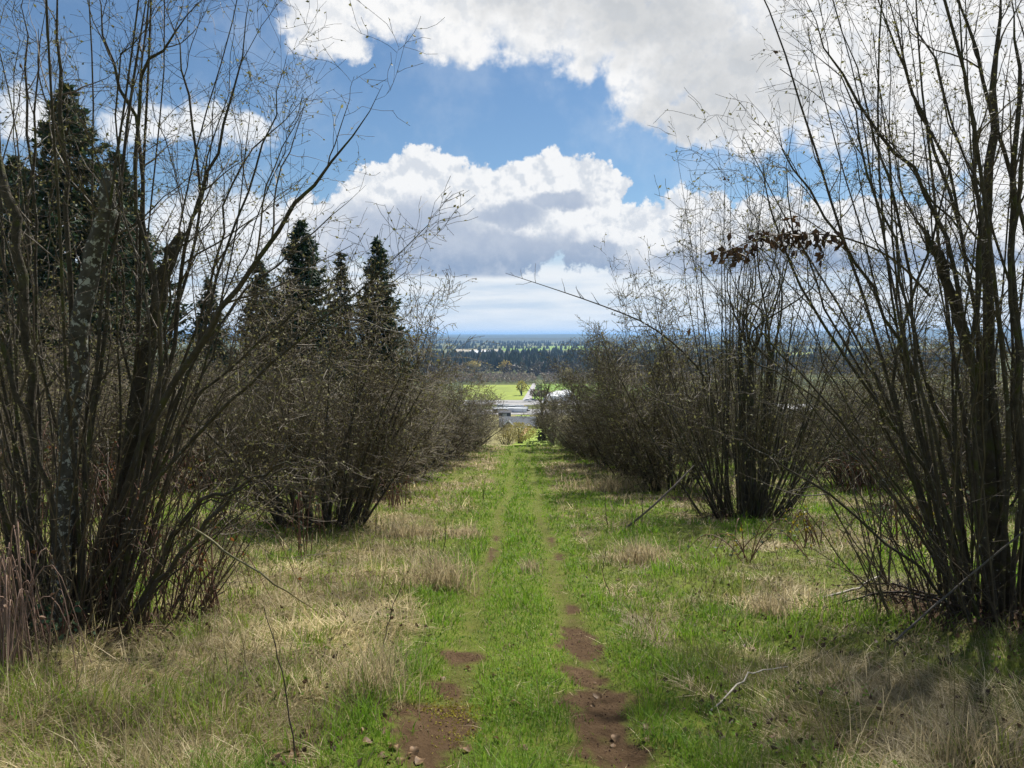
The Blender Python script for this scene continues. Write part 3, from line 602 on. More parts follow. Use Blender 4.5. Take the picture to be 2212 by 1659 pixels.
stalk(640, 1650, 570, 1310, 'tall thin dark weed stalk at the bottom left, tallest of all')
stalk(820, 1420, 872, 1250, 'dark weed stalk leaning right, left of the straw tussock')
stalk(926, 1265, 924, 1150, 'upright dark weed stalk in the tall straw left of the rut')
stalk(955, 1200, 962, 1118, 'short dark weed stalk just behind the tall straw')
stalk(1043, 1085, 1048, 1030, 'short weed stalk on the left edge of the far track')
stalk(1322, 1290, 1308, 1190, 'thin weed stalk in green grass right of the right rut')
stalk(1312, 1135, 1308, 1060, 'thin weed stalk beyond the leaning pole')
stalk(1388, 1140, 1390, 1060, 'weed stalk at the foot of the leaning pole')
stalk(812, 1170, 815, 1075, 'weed stalk in straw right of the second left hazel')
stalk(775, 1150, 780, 1060, 'weed stalk close against the second left hazel')
stalk(700, 1480, 704, 1400, 'little weed stalk between flattened straw on the left')
stick('fallen_pole', 'long bare grey pole leaning down into the grass right of the track', 'branch', [G(1338, 1148) - (0, 0, .03), W(1420, 1085, 15.2), W(1500, 1005, 15.6)], .028, .014, plain('pole_bark', (.16, .13, .11), .8), None, 6, .5)
stick('pale_twig', 'pale bent twig lying on the grass at lower right', 'stick', [G(1535, 1542) + (0, 0, .02), G(1600, 1500) + (0, 0, .10), G(1640, 1482) + (0, 0, .11), G(1702, 1462) + (0, 0, .08)], .007, .003, PALE)
stick('leaning_rod', 'long thin grey rod leaning from the grass up into the right tree', 'branch', [G(1922, 1395), W(2040, 1290, 6.6), W(2210, 1150, 6.6), W(2330, 1050, 6.6)], .010, .007, plain('rod_bark', (.12, .105, .085), .8))
stick('lichen_stick', 'broken stick with white lichen lying on straw by the right tree', 'stick', [G(1770, 1300) + (0, 0, .03), G(1850, 1282) + (0, 0, .06), G(1870, 1275) + (0, 0, .10), G(1910, 1262) + (0, 0, .12)], .015, .010, PALE)
gb = G(2060, 1322)
for k, (ax, ay, bx, by) in enumerate([(2065, 1320, 1780, 1320), (2050, 1312, 1800, 1270), (2080, 1330, 1860, 1290)]):
    stick('fallen_branch', ['lowest dark fallen branch reaching left from the right tree', 'topmost dark fallen branch reaching left from the right tree', 'short middle fallen branch beside the right tree'][k], 'branch',
          [G(ax, ay) + (0, 0, .08), (G(ax, ay) + G(bx, by)) / 2 + (0, 0, .20 - .05 * k), G(bx, by) + (0, 0, .03)], .016, .005, STALK, None, 14, .35)
ca, cb = G(690, 1322), W(415, 1140, 5.9)
stick('arched_cane', 'long olive cane arching from the left tree down to the straw', 'cane', [cb, W(500, 1200, 5.9), W(600, 1265, 5.9), ca], .010, .005, CANEG)
def bramble(px, py, lab, n, h, spread, lc, nl, ls, cane=CANE):
    g = G(px, py); o = thing('bramble', lab, 'bramble', g, 'brambles under the hazels'); S = []
    for q in range(n):
        a_ = rng.uniform(0, 2 * pi); r_ = spread * rng.uniform(.5, 1.2); hh = h * rng.uniform(.6, 1.2); s0 = rng.normal(0, .18, 3) * (spread, spread, 0)
        e = s0 + np.array([cos(a_) * r_, sin(a_) * r_, 0]); e[2] = ground_z(*(g + e)[:2]) - g[2] + rng.uniform(0, .3) * hh
        S.append(spline([s0, s0 + (e - s0) * .25 + (0, 0, hh * .75), s0 + (e - s0) * .6 + (0, 0, hh), e], 12))
    S = np.array(S); rd = np.tile(taper(12, .006, .003), (n, 1)) * max(1, g[1] / 8); V, Q = tubes(S, rd, 4); link('canes', mesh('canes', V, Q, cane, None, True), o, kind='stuff')
    if nl:
        ps = along(S, nl, .2, 1.) ; V, Q = cards(ps, ls, .75, .3); lc = np.array(lc); cl_ = np.repeat(lc[rng.integers(0, len(lc), len(ps))] * rng.uniform(.7, 1.3, (len(ps), 1)), 4, 0)
        link('leaves', mesh('leaves', V, Q, LEAFC, cl_), o, kind='stuff')
gr, ye, bl_, rd_ = (.060, .105, .020), (.30, .25, .02), (.10, .13, .085), (.24, .10, .03)
bramble(640, 1120, 'bramble with grey-green, yellow and orange leaves before the second left hazel', 9, .95, .85, [gr, bl_, bl_, ye, rd_], 14, .065)
bramble(655, 1215, 'trailing pale green bramble hanging at the edge of green grass on the left', 6, .9, .3, [bl_, bl_, gr], 8, .06)
bramble(430, 1330, 'reddish-brown bramble tangle right of the left foreground tree', 26, .75, .8, [rd_, (.14, .10, .04)], 2, .05)
bramble(330, 1260, 'leafy bramble at the foot of the left foreground tree', 10, 1.2, .7, [gr, ye, bl_], 9, .06)
bramble(120, 1400, 'small blue-green leafy bramble at the base of the leftmost trunks', 7, .35, .28, [(.05, .10, .05), (.09, .14, .08)], 12, .05)
bramble(30, 1440, 'pinkish dead cane thicket at the left picture edge', 30, .75, .45, [(.2, .12, .07)], 1, .04, plain('pink_cane', (.24, .16, .12), .8))
bramble(1750, 1180, 'bramble with bright yellow leaves behind the fallen branches', 12, .55, 1.0, [ye, ye, gr, bl_], 8, .06)
bramble(1620, 1215, 'low bramble with pale green leaves before the right hazel clump', 8, .55, .9, [gr, bl_, ye], 8, .06)
bramble(1960, 1190, 'reddish bramble arching behind the right foreground tree', 18, .9, 1.2, [bl_, ye, rd_], 3, .08)
bramble(1850, 1060, 'wide bramble bank between the right-hand hazels', 26, 1.3, 2.0, [gr, bl_, rd_], 6, .10)
bramble(2080, 1060, 'tall leafless bramble bank behind the right foreground tree', 26, 1.6, 2.2, [bl_, rd_], 5, .10)
bramble(860, 1095, 'low bramble between the second and third left hazels', 10, .8, .8, [ye, gr], 3, .08)
bramble(250, 1120, 'bramble bank in shade behind the left foreground tree', 24, 1.5, 1.6, [gr, rd_, bl_], 5, .09)
bramble(60, 1150, 'dark bramble bank behind the leftmost trunks', 34, 1.7, 1.8, [gr, rd_, bl_], 5, .09)
bramble(380, 1070, 'tall brown bramble bank left of the second hazel', 30, 1.6, 1.8, [rd_, bl_, gr], 5, .10)
bramble(200, 1330, 'leafless cane tangle among the left foreground trunks', 30, 1.1, .9, [rd_], 1, .05)
bramble(480, 1130, 'bramble between the left foreground tree and the second hazel', 14, 1.0, 1.0, [gr, bl_, ye], 4, .08)

# curled dead leaves on the grass
def leaf_mesh():
    n = 7; s = np.linspace(0, 1, n); w_ = .5 * np.sin(pi * s ** .8) ** .8 * .72; rows = []
    for q in range(n):
        for k in (-1, -.5, 0, .5, 1): rows.append((k * w_[q], s[q] - .5, .22 * (k * w_[q] * 2) ** 2 + .12 * sin(s[q] * 5) + rng.normal(0, .015)))
    Q = [(a_ * 5 + b_, a_ * 5 + b_ + 1, a_ * 5 + b_ + 6, a_ * 5 + b_ + 5) for a_ in range(n - 1) for b_ in range(4)]
    return mesh('leaf', rows, np.array(Q), LITTERLEAF, None, True)
lms = [leaf_mesh() for _ in range(3)]
lspots = [(rng.uniform(560, 930), rng.uniform(1570, 1655)) for _ in range(30)] + [(rng.uniform(620, 760), rng.uniform(1590, 1650)) for _ in range(14)] + [(rng.uniform(1000, 1420), rng.uniform(1180, 1640)) for _ in range(26)] + [(rng.uniform(1600, 2150), rng.uniform(1380, 1640)) for _ in range(22)] + [(995, 1620), (955, 1470), (1010, 1445), (1290, 1508), (1330, 1600), (250, 1600), (330, 1640), (1880, 1425), (1800, 1390)]
for k, (px, py) in enumerate(lspots):
    p = G(px, py) + (0, 0, .012); o = link('dead_leaf', lms[k % 3], None, tuple(p)); s = rng.uniform(.035, .08); o.scale = (s, s, s); o.rotation_euler = (rng.normal(0, .4), rng.normal(0, .4), rng.uniform(0, 6.28))
    tag(o, 'curled brown dead leaf lying on the ground in front', 'leaf', 'dead leaves on the near grass')
# yellow moss beside the left bare patch
for px, py, n_, sx_, sy_, lab in [(975, 1540, 420, .13, .12, 'bright yellow moss cushion beside the nearest left bare patch'), (1000, 1590, 160, .08, .12, 'smaller yellow moss cushion just in front of the bright one')]:
    g = G(px, py); x = rng.normal(g[0], sx_, n_); y = rng.normal(g[1], sy_, n_); V, Q = cards(np.stack([x, y, ground_z(x, y) + rng.uniform(-.005, .012, n_)], 1), .018, .7, .3); o = thing('moss_cushion', lab, 'moss', g)
    link('moss', mesh('moss', V - g, Q, leafy('yellow_moss', (.30, .26, .04), .3)), o, kind='stuff')
# loose litter under the hazels
x = np.concatenate([rng.normal(a_, r_ * .5, 1500) for a_, b_, r_ in LIT]); y = np.concatenate([rng.normal(b_ - .3, r_ * .5, 1500) for a_, b_, r_ in LIT])
xx, yy, _r = scatter(9000, 3.0, 26, 1.4); kk = (fbm(xx * 1.1, yy * 1.1, 99) > .50) & (np.abs(xx - lane(yy)) > .85); x = np.concatenate([x, xx[kk]]); y = np.concatenate([y, yy[kk]])
V, Q = cards(np.stack([x, y, ground_z(x, y) + rng.uniform(.0, .05, len(x))], 1), .045, .7); o = link('leaf_litter', mesh('leaf_litter', V, Q, DEADLEAF), kind='stuff'); tag(o, 'brown leaf litter under the nearest hazels and in the grass', 'leaf litter')
# small clods and crumbs in the bare ruts
cs_ = []
for p, rx, ry in SOIL[:10]: cs_.append(np.stack([rng.normal(p[0], rx * .8, 60), rng.normal(p[1], ry * .8, 60)], 1))
cs_ = np.concatenate(cs_); bf = Buf(); ico = np.array([(1, 0, 0), (-1, 0, 0), (0, 1, 0), (0, -1, 0), (0, 0, 1), (0, 0, -1.)]); it = np.array([(0, 2, 4), (2, 1, 4), (1, 3, 4), (3, 0, 4), (2, 0, 5), (1, 2, 5), (3, 1, 5), (0, 3, 5)])
for q in cs_: bf.add(ico * rng.uniform(.002, .0075) * rng.uniform(.6, 1.3, (6, 3)) + (q[0], q[1], float(ground_z(*q)) + .003), None, it)
o = link('soil_crumbs', bf.mesh('crumbs', plain('crumb', (.13, .075, .052), .95, .5, 30)), kind='stuff'); tag(o, 'small crumbs of reddish soil in the bare ruts', 'soil')

# ------------------------------------------------------------------ conifers behind the left rows
def conifer(root, H, Wd, nw, per, mat_, droop, card):
    tr = np.stack([np.zeros(12), np.zeros(12), np.linspace(-.5, H, 12)], 1); V, Q = tubes(tr[None], taper(12, H * .014, .02)[None], 7); link('trunk', mesh('trunk', V, Q, BARK_MID, None, True), root)
    P_ = []; 
    for q in range(nw):
        h = (q + rng.random()) / nw; z0 = H * (.06 + .94 * h); R0 = Wd * (1 - h) ** .95 * (.55 + .45 * min(1, h * 6 + .5)) + .08
        for k in range(per):
            h = min(.995, (q + rng.random() * 1.6) / nw); z0 = H * (.06 + .94 * h); R0 = Wd * (1 - h) ** .95 * (.55 + .45 * min(1, h * 6 + .5)) + .08
            a_ = rng.uniform(0, 2 * pi); r_ = R0 * rng.uniform(.5, 1.12); up_ = .35 * r_ if h > .8 else 0
            b0 = np.array([0, 0, z0]); tip = np.array([cos(a_) * r_, sin(a_) * r_, z0 + up_ - droop * r_]); s = np.linspace(0, 1, 6)[:, None]
            P_.append(b0 + (tip - b0) * s + np.array([0, 0, -1]) * (.14 * r_ * np.sin(s * pi)) + np.array([0, 0, .12 * r_]) * s ** 3)
    P_ = np.array(P_); ln = np.linalg.norm(P_[:, -1] - P_[:, 0], axis=1)
    V, Q = tubes(P_, np.tile(taper(6, .03, .008), (len(P_), 1)), 3); link('limbs', mesh('limbs', V, Q, BARK_MID), root, kind='stuff')
    cnt = np.maximum(4, (ln * 17).astype(int)); ix = np.repeat(np.arange(len(P_)), cnt); f = rng.uniform(.12, 1, len(ix)) ** .8 * 4.999; i_ = f.astype(int); w_ = (f - i_)[:, None]
    pos = P_[ix, i_] * (1 - w_) + P_[ix, i_ + 1] * w_; dr = nrm(P_[ix, -1] - P_[ix, 0]); N = len(ix)
    a_ = nrm(dr * .9 + rng.normal(0, .55, (N, 3)) + np.array([0, 0, -.28])); b_ = nrm(np.cross(a_, rng.normal(0, .5, (N, 3)) + np.array([0, 0, 1]))); s = (card * rng.uniform(.6, 1.4, N))[:, None]
    V = np.stack([pos, pos + (a_ * .45 + b_ * .22) * s, pos + a_ * s, pos + (a_ * .45 - b_ * .22) * s], 1).reshape(-1, 3)
    link('crown', mesh('needles', V, np.arange(N * 4).reshape(N, 4), mat_), root, kind='stuff'); return root
def con_at(px, top, d): # base under the given photograph column, height so that the top reaches the given row
    p = W(px, top, d); z = float(ground_z(p[0], p[1])); return (p[0], p[1], z), p[2] - z
CG = 'dark conifers behind the orchard'
b0, H0 = con_at(143, 185, 52); c0 = conifer(thing('conifer_tree', 'tallest dark fir rising behind the left foreground tree', 'tree', b0, CG), H0, 9.4, 66, 13, NEEDLE, .12, .50)
b1, H1 = con_at(815, 515, 70); c1 = conifer(thing('conifer_tree', 'dark pointed cedar nearest the valley gap, rightmost of the conifers', 'tree', b1, CG), H1, 5.6, 56, 11, NEEDLE, .30, .48)
b2, H2 = con_at(735, 545, 74); c2 = conifer(thing('conifer_tree', 'thin light-topped cedar between two darker conifers', 'tree', b2, CG), H2, 4.0, 46, 9, NEEDLE_LIGHT, .32, .48)
def con_copy(src, H, px, top, d, lab):
    b_, h_ = con_at(px, top, d); o = copy_tree(src); o.location = b_; s = h_ / H; o.scale = (s, s, s); o.rotation_euler.z = rng.uniform(0, 6.28); tag(o, lab, 'tree', CG)
con_copy(c0, H0, 650, 478, 66, 'dark fir with a blunt top above the second left hazel')
con_copy(c1, H1, 560, 560, 72, 'shorter conifer left of the blunt-topped fir')
con_copy(c0, H0, 30, 340, 60, 'conifer at the left picture edge behind the tallest fir')
con_copy(c0, H0, 250, 330, 66, 'conifer just right of and behind the tallest fir')
con_copy(c1, H1, 450, 600, 80, 'low conifer half hidden by the left foreground tree')
con_copy(c1, H1, -60, 430, 50, 'conifer mostly cut off by the left picture edge')

# ------------------------------------------------------------------ the valley
def sheet(name, pts, mat_, dz=.15, n=14):
    """quad patch (4 ground corners) following the terrain"""
    p = np.array(pts, float); s = np.linspace(0, 1, n); a_, b_ = np.meshgrid(s, s)
    q = (p[0] * (1 - a_[..., None]) + p[1] * a_[..., None]) * (1 - b_[..., None]) + (p[3] * (1 - a_[..., None]) + p[2] * a_[..., None]) * b_[..., None]
    z = ground_z(q[..., 0], q[..., 1]) + dz; V = np.stack([q[..., 0], q[..., 1], z], -1)
    i_, j_ = np.meshgrid(np.arange(n - 1), np.arange(n - 1)); Q = np.stack([j_ * n + i_, j_ * n + i_ + 1, (j_ + 1) * n + i_ + 1, (j_ + 1) * n + i_], -1).reshape(-1, 4)
    return link(name, mesh(name, V, Q, mat_, None, True), kind='structure')
FIELD = plain('field_green', (.15, .25, .02), .9, .2, .05); FIELDY = plain('field_yellow_green', (.215, .265, .03), .9, .2, .04); LAWN = plain('lawn', (.20, .27, .03), .9, .25, .3)
GRAVEL = plain('gravel', (.29, .285, .28), .9, .2, .3); ASPH = plain('pale_road', (.34, .33, .33), .9, .15, .2); ORANGE = plain('orange_soil', (.40, .25, .14), .95, .3, .5); SCRUB = plain('dry_scrub', (.22, .20, .075), .95, .35, .15)
def gp(px, py): p = G(px, py, 2600); return (p[0], p[1])
def vy(px, d): return ((px * S22 - 512) / F * d, d)          # column of the photograph at a valley distance
sheet('field_left', [vy(1000, 590), vy(1128, 590), vy(1150, 775), vy(1000, 775)], FIELDY)
sheet('field_right', [vy(1150, 600), vy(1420, 600), vy(1420, 790), vy(1158, 790)], FIELD)
sheet('road', [vy(1128, 585), vy(1147, 585), vy(1159, 800), vy(1151, 800)], ASPH, .25)
sheet('gravel_yard', [vy(1000, 455), vy(1420, 455), vy(1420, 590), vy(1000, 590)], GRAVEL)
sheet('lower_meadow', [vy(1040, 330), vy(1420, 330), vy(1420, 452), vy(1040, 452)], SCRUB)
sheet('mown_strip', [vy(1118, 418), vy(1142, 418), vy(1146, 446), vy(1114, 446)], LAWN, .3)
sheet('house_lawn', [vy(1146, 262), vy(1200, 262), vy(1210, 325), vy(1146, 325)], LAWN, .45)
sheet('driveway', [vy(1132, 180), vy(1168, 180), vy(1180, 330), vy(1136, 330)], GRAVEL, .35)
sheet('orange_bank', [vy(1120, 100), vy(1150, 100), vy(1175, 168), vy(1135, 168)], ORANGE, .25)
sheet('grass_bank', [vy(1105, 70), vy(1190, 70), vy(1190, 150), vy(1150, 150)], LAWN, .4)
sheet('rough_bank', [vy(1040, 66), vy(1110, 66), vy(1130, 240), vy(1040, 240)], SCRUB, .3)
for k, (a_, b_, d0, d1, m_) in enumerate([(880, 985, 1800, 2050, FIELD), (985, 1090, 2300, 2700, plain('stubble', (.36, .32, .24), .9, .15, .01)), (1085, 1180, 2400, 3300, FIELD), (1180, 1300, 2600, 3500, FIELD), (1020, 1080, 1900, 2000, GRAVEL), (1500, 1900, 1900, 2400, FIELDY), (1250, 1420, 2000, 2300, FIELDY)]):
    sheet(('far_field', 'far_stubble', 'far_field', 'far_field', 'far_yard', 'far_field', 'far_field')[k], [vy(a_, d0), vy(b_, d0), vy(b_, d1), vy(a_, d1)], m_, .5, 4)
# far ridges
def ridge(name, d, depth, az0_, az1_, hfun, mat_):
    n = 160; a_ = np.radians(np.linspace(az0_, az1_, n)); prof = np.array([0, .75, 1, .7, 0]); rs = d + depth * np.array([0, .3, .5, .75, 1]); h = hfun(np.degrees(a_))
    V = np.stack([np.stack([r_ * np.sin(a_), r_ * np.cos(a_), -50.5 + 1.6 + h * p_ - (2 if p_ == 0 else 0)], 1) for r_, p_ in zip(rs, prof)], 0); i_, j_ = np.meshgrid(np.arange(n - 1), np.arange(4))
    Q = np.stack([j_ * n + i_, j_ * n + i_ + 1, (j_ + 1) * n + i_ + 1, (j_ + 1) * n + i_], -1).reshape(-1, 4); link(name, mesh(name, V.reshape(-1, 3), Q, mat_, None, True), kind='structure')
RID = plain('wooded_ridge', (.030, .042, .026), .95, .4, .004)
ridge('hills', 5200, 1500, -60, 60, lambda a_: 22 + 14 * fbm(a_ * .35 + 40, a_ * 0 + 3, 5, 5) + 3 * fbm(a_ * 6 + 40, a_ * 0, 6, 3), RID)
ridge('hills', 8200, 2500, -60, 60, lambda a_: 34 + 22 * fbm(a_ * .22 + 50, a_ * 0 + 9, 7, 5) + 10 * smooth(a_, 0, 6) + 58 * smooth(a_, 8, 30), RID)
ridge('hills', 13500, 3000, -60, 60, lambda a_: 40 + 30 * fbm(a_ * .18 + 70, a_ * 0 + 2, 8, 4) + 22 * np.exp(-((a_ - 5.5) / 4) ** 2) + 60 * smooth(a_, 9, 26) * (.6 + .6 * fbm(a_ * .3, a_ * 0, 9)), RID)
# woods of the valley: far-off masses
def firs(bf, x, y, h, w_, col, tiers=4, K=6):
    z = ground_z(x, y); N = len(x)
    for q in range(tiers):
        f0 = q / tiers; zb = z + h * (.05 + .85 * f0); zt = z + h * np.minimum(1, f0 + 1.6 / tiers); r_ = w_ * (1 - f0) ** .8
        a_ = rng.uniform(0, 2 * pi, (N, 1)) + np.arange(K)[None] * 2 * pi / K; rr_ = r_[:, None] * rng.uniform(.65, 1.2, (N, K))
        ring = np.stack([x[:, None] + np.cos(a_) * rr_, y[:, None] + np.sin(a_) * rr_, zb[:, None] + rng.uniform(-.04, .04, (N, K)) * h[:, None]], -1); tip = np.stack([x, y, zt], -1)[:, None]
        V = np.concatenate([ring, tip], 1).reshape(-1, 3); k = np.arange(K); T = (np.arange(N)[:, None, None] * (K + 1) + np.stack([k, (k + 1) % K, np.full(K, K)], -1)[None]).reshape(-1, 3)
        bf.add(V, None, T, np.repeat(col, K + 1, 0))
def clumps(bf, x, y, h, w_, col, n=40, card=.3, z0=.15):
    N = len(x); z = ground_z(x, y); p = rng.normal(size=(N, n, 3)); p = p / np.linalg.norm(p, axis=2, keepdims=True) * rng.uniform(.35, 1, (N, n, 1)) ** .5
    P_ = np.stack([x[:, None] + p[..., 0] * w_[:, None], y[:, None] + p[..., 1] * w_[:, None], z[:, None] + h[:, None] * (z0 + (1 - z0) * (.5 + .5 * p[..., 2]))], -1).reshape(-1, 3)
    V, Q = cards(P_, np.repeat(w_ * card * 2, n), .8, .4); bf.add(V, Q, None, np.repeat(np.repeat(col, n, 0) * rng.uniform(.7, 1.3, (N * n, 1)), 4, 0))
def tint(base, N, v=.3): return np.array(base) * rng.uniform(1 - v, 1 + v, (N, 1)) * rng.uniform(.9, 1.1, (N, 3))
bf = Buf(); N = 4200; d = rng.uniform(980, 1750, N); px = rng.uniform(820, 2150, N); x = (px * S22 - 512) / F * d
k = fbm(x * .008, d * .008, 91) > .44; x, y = x[k], d[k]; N = len(x); firs(bf, x, y, rng.uniform(9, 26, N) * (.6 + .7 * fbm(x * .01, y * .01, 92)), rng.uniform(5, 10, N), tint((.036, .052, .026), N, .55), 4, 5)
o = link('conifer_wood', bf.mesh('conifer_wood', FAR), kind='stuff'); tag(o, 'dark conifer wood across the valley floor', 'wood')
bf = Buf(); N = 900; d = 930 + 800 * rng.random(N) ** 1.4; px = rng.uniform(820, 2150, N); x = (px * S22 - 512) / F * d; y = d
cols = np.array([(.10, .08, .06), (.12, .105, .06), (.085, .075, .06), (.14, .12, .05)])[rng.integers(0, 4, N)] * rng.uniform(.7, 1.2, (N, 1)); clumps(bf, x, y, rng.uniform(9, 17, N), rng.uniform(4, 7, N), cols, 46, .26)
o = link('bare_wood', bf.mesh('bare_wood', FAR), kind='stuff'); tag(o, 'grey-brown leafless wood in front of the dark conifers', 'wood')
bf = Buf(); xs, ys = np.meshgrid(np.arange(-110, 260, 7.0), np.arange(800, 930, 9.0)); x, y = (xs + rng.normal(0, .6, xs.shape)).ravel(), (ys + rng.normal(0, .6, xs.shape)).ravel(); k = np.abs(x - (27 + (y - 800) * .03)) > 4
x, y = x[k], y[k]; N = len(x); clumps(bf, x, y, rng.uniform(5, 6.5, N), rng.uniform(2.6, 3.4, N), tint((.25, .205, .145), N, .25), 26, .28)
o = link('valley_orchard', bf.mesh('valley_orchard', FAR), kind='stuff'); tag(o, 'leafless pale brown orchard rows beyond the green fields', 'orchard')
bf = Buf()
for d0, d1, n_, h0, h1, thr in [(2050, 2300, 520, 8, 20, .47), (2750, 3000, 480, 9, 22, .50), (3500, 3800, 600, 10, 24, .42), (4400, 4900, 800, 10, 24, .35)]:
    px = rng.uniform(780, 2212, n_); d = rng.uniform(d0, d1, n_); x = (px * S22 - 512) / F * d; k = fbm(x * .006, d * .002 + d0, 95) > thr; x, y = x[k], d[k]; N = len(x)
    firs(bf, x, y, rng.uniform(h0, h1, N), rng.uniform(5, 10, N), tint((.022, .036, .026), N), 3, 5)
o = link('far_conifer_belts', bf.mesh('far_belts', FAR), kind='stuff'); tag(o, 'bluish conifer belts between the far fields', 'wood')

# single trees and shrubs one can tell apart
def shrub_thing(name, lab, cat, px, d, h, w_, colr, n=260, card=.10, trunk=True, z0=.2):
    x_, y_ = vy(px, d); z = float(ground_z(x_, y_)); o = thing(name, lab, cat, (x_, y_, z)); bf = Buf(); clumps(bf, np.array([x_]), np.array([y_]), np.array([h]), np.array([w_]), np.array([colr]), n, card, z0)
    bf.V = [v - (x_, y_, z) for v in bf.V]; link('crown', bf.mesh('crown', FAR), o, kind='stuff')
    if trunk:
        S = np.array([rand_stem(.05 * w_, rng.uniform(.05, .5), h * .8, 8, .02, .05) for _ in range(7)]); V, Q = tubes(S, np.tile(taper(8, .035 * h, .008 * h), (7, 1)), 5); link('trunk', mesh('trunk', V, Q, BARK_MID, None, True), o)
    return o
shrub_thing('willow_tree', 'bright yellow-green willow beside the valley road', 'tree', 1143 - 16, 640, 12, 4.6, (.42, .36, .035), 320, .13)
shrub_thing('yellow_tree', 'pale yellow tree before the dark wood, upper of two', 'tree', 1022, 1000, 17, 10, (.42, .34, .10), 240, .16)
shrub_thing('yellow_tree', 'golden yellow tree before the dark wood, lower of two', 'tree', 1092, 960, 18, 9, (.44, .34, .08), 240, .16)
shrub_thing('yellow_tree', 'pale golden tree at the right edge of the valley gap', 'tree', 1227, 900, 12, 6, (.40, .34, .12), 200, .16)
shrub_thing('road_shrub', 'nearest brown shrub right of the valley road', 'shrub', 1155, 600, 8, 4.2, (.20, .15, .08), 260, .13)
shrub_thing('road_shrub', 'brown shrub beside the greenhouses', 'shrub', 1176, 590, 8, 6, (.19, .15, .07), 260, .13)
shrub_thing('road_shrub', 'small dark shrub far up the valley road', 'shrub', 1163, 690, 6, 3, (.11, .10, .05), 160, .16)
shrub_thing('road_shrub', 'wide dark shrub above the house roof', 'shrub', 1123, 372, 3.0, 4.4, (.11, .095, .07), 240, .12)
shrub_thing('willow_shrub', 'large straw-yellow shrub in front of the grey-roofed house', 'shrub', 1120, 76, 2.5, 1.9, (.42, .36, .12), 3000, .03)
shrub_thing('willow_shrub', 'olive shrub left of the straw-yellow shrub behind the crest', 'shrub', 1094, 72, 1.9, 1.3, (.24, .20, .08), 1400, .03)
shrub_thing('bank_shrub', 'low green leafy shrub on the crest at the end of the track', 'shrub', 1165, 60, .45, 1.2, (.12, .18, .03), 500, .04, False)
shrub_thing('bank_shrub', 'yellow-flecked ivy shrub under the bare valley tree', 'shrub', 1193, 78, 3.4, 1.2, (.18, .18, .05), 900, .045)
x_, y_ = vy(1176, 84); vt = thing('bare_tree', 'dark bare tree with an ivied trunk at the right of the valley gap', 'tree', (x_, y_, float(ground_z(x_, y_)) - .2))
S = np.array([spline([(0, 0, 0), (.05, 0, 2), (rng.normal(0, .6), rng.normal(0, .6), 3.8), (rng.normal(-.6, 1.7), rng.normal(0, 1.5), rng.uniform(5.2, 7.4))], NS) for _ in range(7)])
for s in S: V, Q = tubes(s[None], taper(NS, .20, .03)[None], 6); link('stem', mesh('stem', V, Q, BARK_MID, None, True), vt)
Aw, Ar = grow(S, np.tile(taper(NS, .16, .03), (7, 1)), 16, .35, 1., 2.4, .8, .03, 7, .18, .5, .04); Bw, Br = grow(Aw, Ar, 5, .2, 1., .9, .8, .02, 4, .2, .5, .02)
bf = Buf(); bf.add(*tubes(Aw, np.maximum(Ar, .014), 4)); bf.add(*tubes(Bw, np.maximum(Br, .012), 3)); link('crown', bf.mesh('crown', TWIG_MID), vt, kind='stuff')
ps = np.stack([rng.normal(0, .45, 500), rng.normal(0, .45, 500), rng.uniform(0, 3.4, 500)], 1); V, Q = cards(ps, .32, .8); link('ivy', mesh('ivy', V, Q, leafy('ivy', (.05, .055, .03), .2)), vt, kind='stuff')

# house with grey roof and white-trimmed gable
ROOF = plain('roof_shingle', (.20, .21, .22), .8, .15, 2); WALL = plain('house_wall', (.16, .17, .20), .8, .15, 1); TRIM = plain('white_trim', (.75, .75, .74), .6, .05, 1); GLASS = plain('window_glass', (.05, .07, .09), .15, .1, 1)
hd = 300; hx, hy = vy(1118, hd); hz = float(ground_z(hx, hy)); ridge_z = W(1118, 902, hd)[2] - hz
house = thing('house', 'grey-roofed house with white-trimmed gable in the valley gap', 'house', (hx - .4, hy, hz)); eave = ridge_z - 3.9
link('wall', Buf().box(-6.5, 7.5, 0, 9, -1, eave).mesh('wall', WALL), house)
V = [(-7, -.6, eave - .1), (8, -.6, eave - .1), (8, 4.5, ridge_z), (-7, 4.5, ridge_z), (-7, 9.6, eave - .1), (8, 9.6, eave - .1)]; V2 = [(a_, b_, c_ - .2) for a_, b_, c_ in V]
link('roof', Buf().add(V + V2, [(0, 1, 2, 3), (3, 2, 5, 4), (7, 6, 9, 8), (8, 9, 10, 11), (1, 0, 6, 7), (5, 4, 10, 11)]).mesh('roof', ROOF), house)
gx0, gx1, gxm, gz = -6.0, -.6, -3.3, ridge_z - .7; gb_ = gz - 2.9
link('gable', Buf().add([(gx0 + .3, -1.2, eave - 3), (gx1 - .3, -1.2, eave - 3), (gx1 - .3, -1.2, gb_), (gxm, -1.2, gz - .3), (gx0 + .3, -1.2, gb_), (gx0 + .3, 3, eave - 3), (gx1 - .3, 3, eave - 3), (gx1 - .3, 3, gb_), (gxm, 3, gz - .3), (gx0 + .3, 3, gb_)], [(0, 1, 2, 4), (0, 5, 6, 1), (0, 4, 9, 5), (1, 6, 7, 2)], [(4, 2, 3)]).mesh('gable', WALL), house)
g = link('gable_roof', Buf().add([(gx0 - .3, -1.7, gb_ - .3), (gxm, -1.7, gz), (gxm, 4.2, gz), (gx0 - .3, 4.2, gb_ - .3), (gx1 + .3, -1.7, gb_ - .3), (gx1 + .3, 4.2, gb_ - .3)], [(0, 1, 2, 3), (1, 4, 5, 2)]).mesh('gable_roof', ROOF), house)
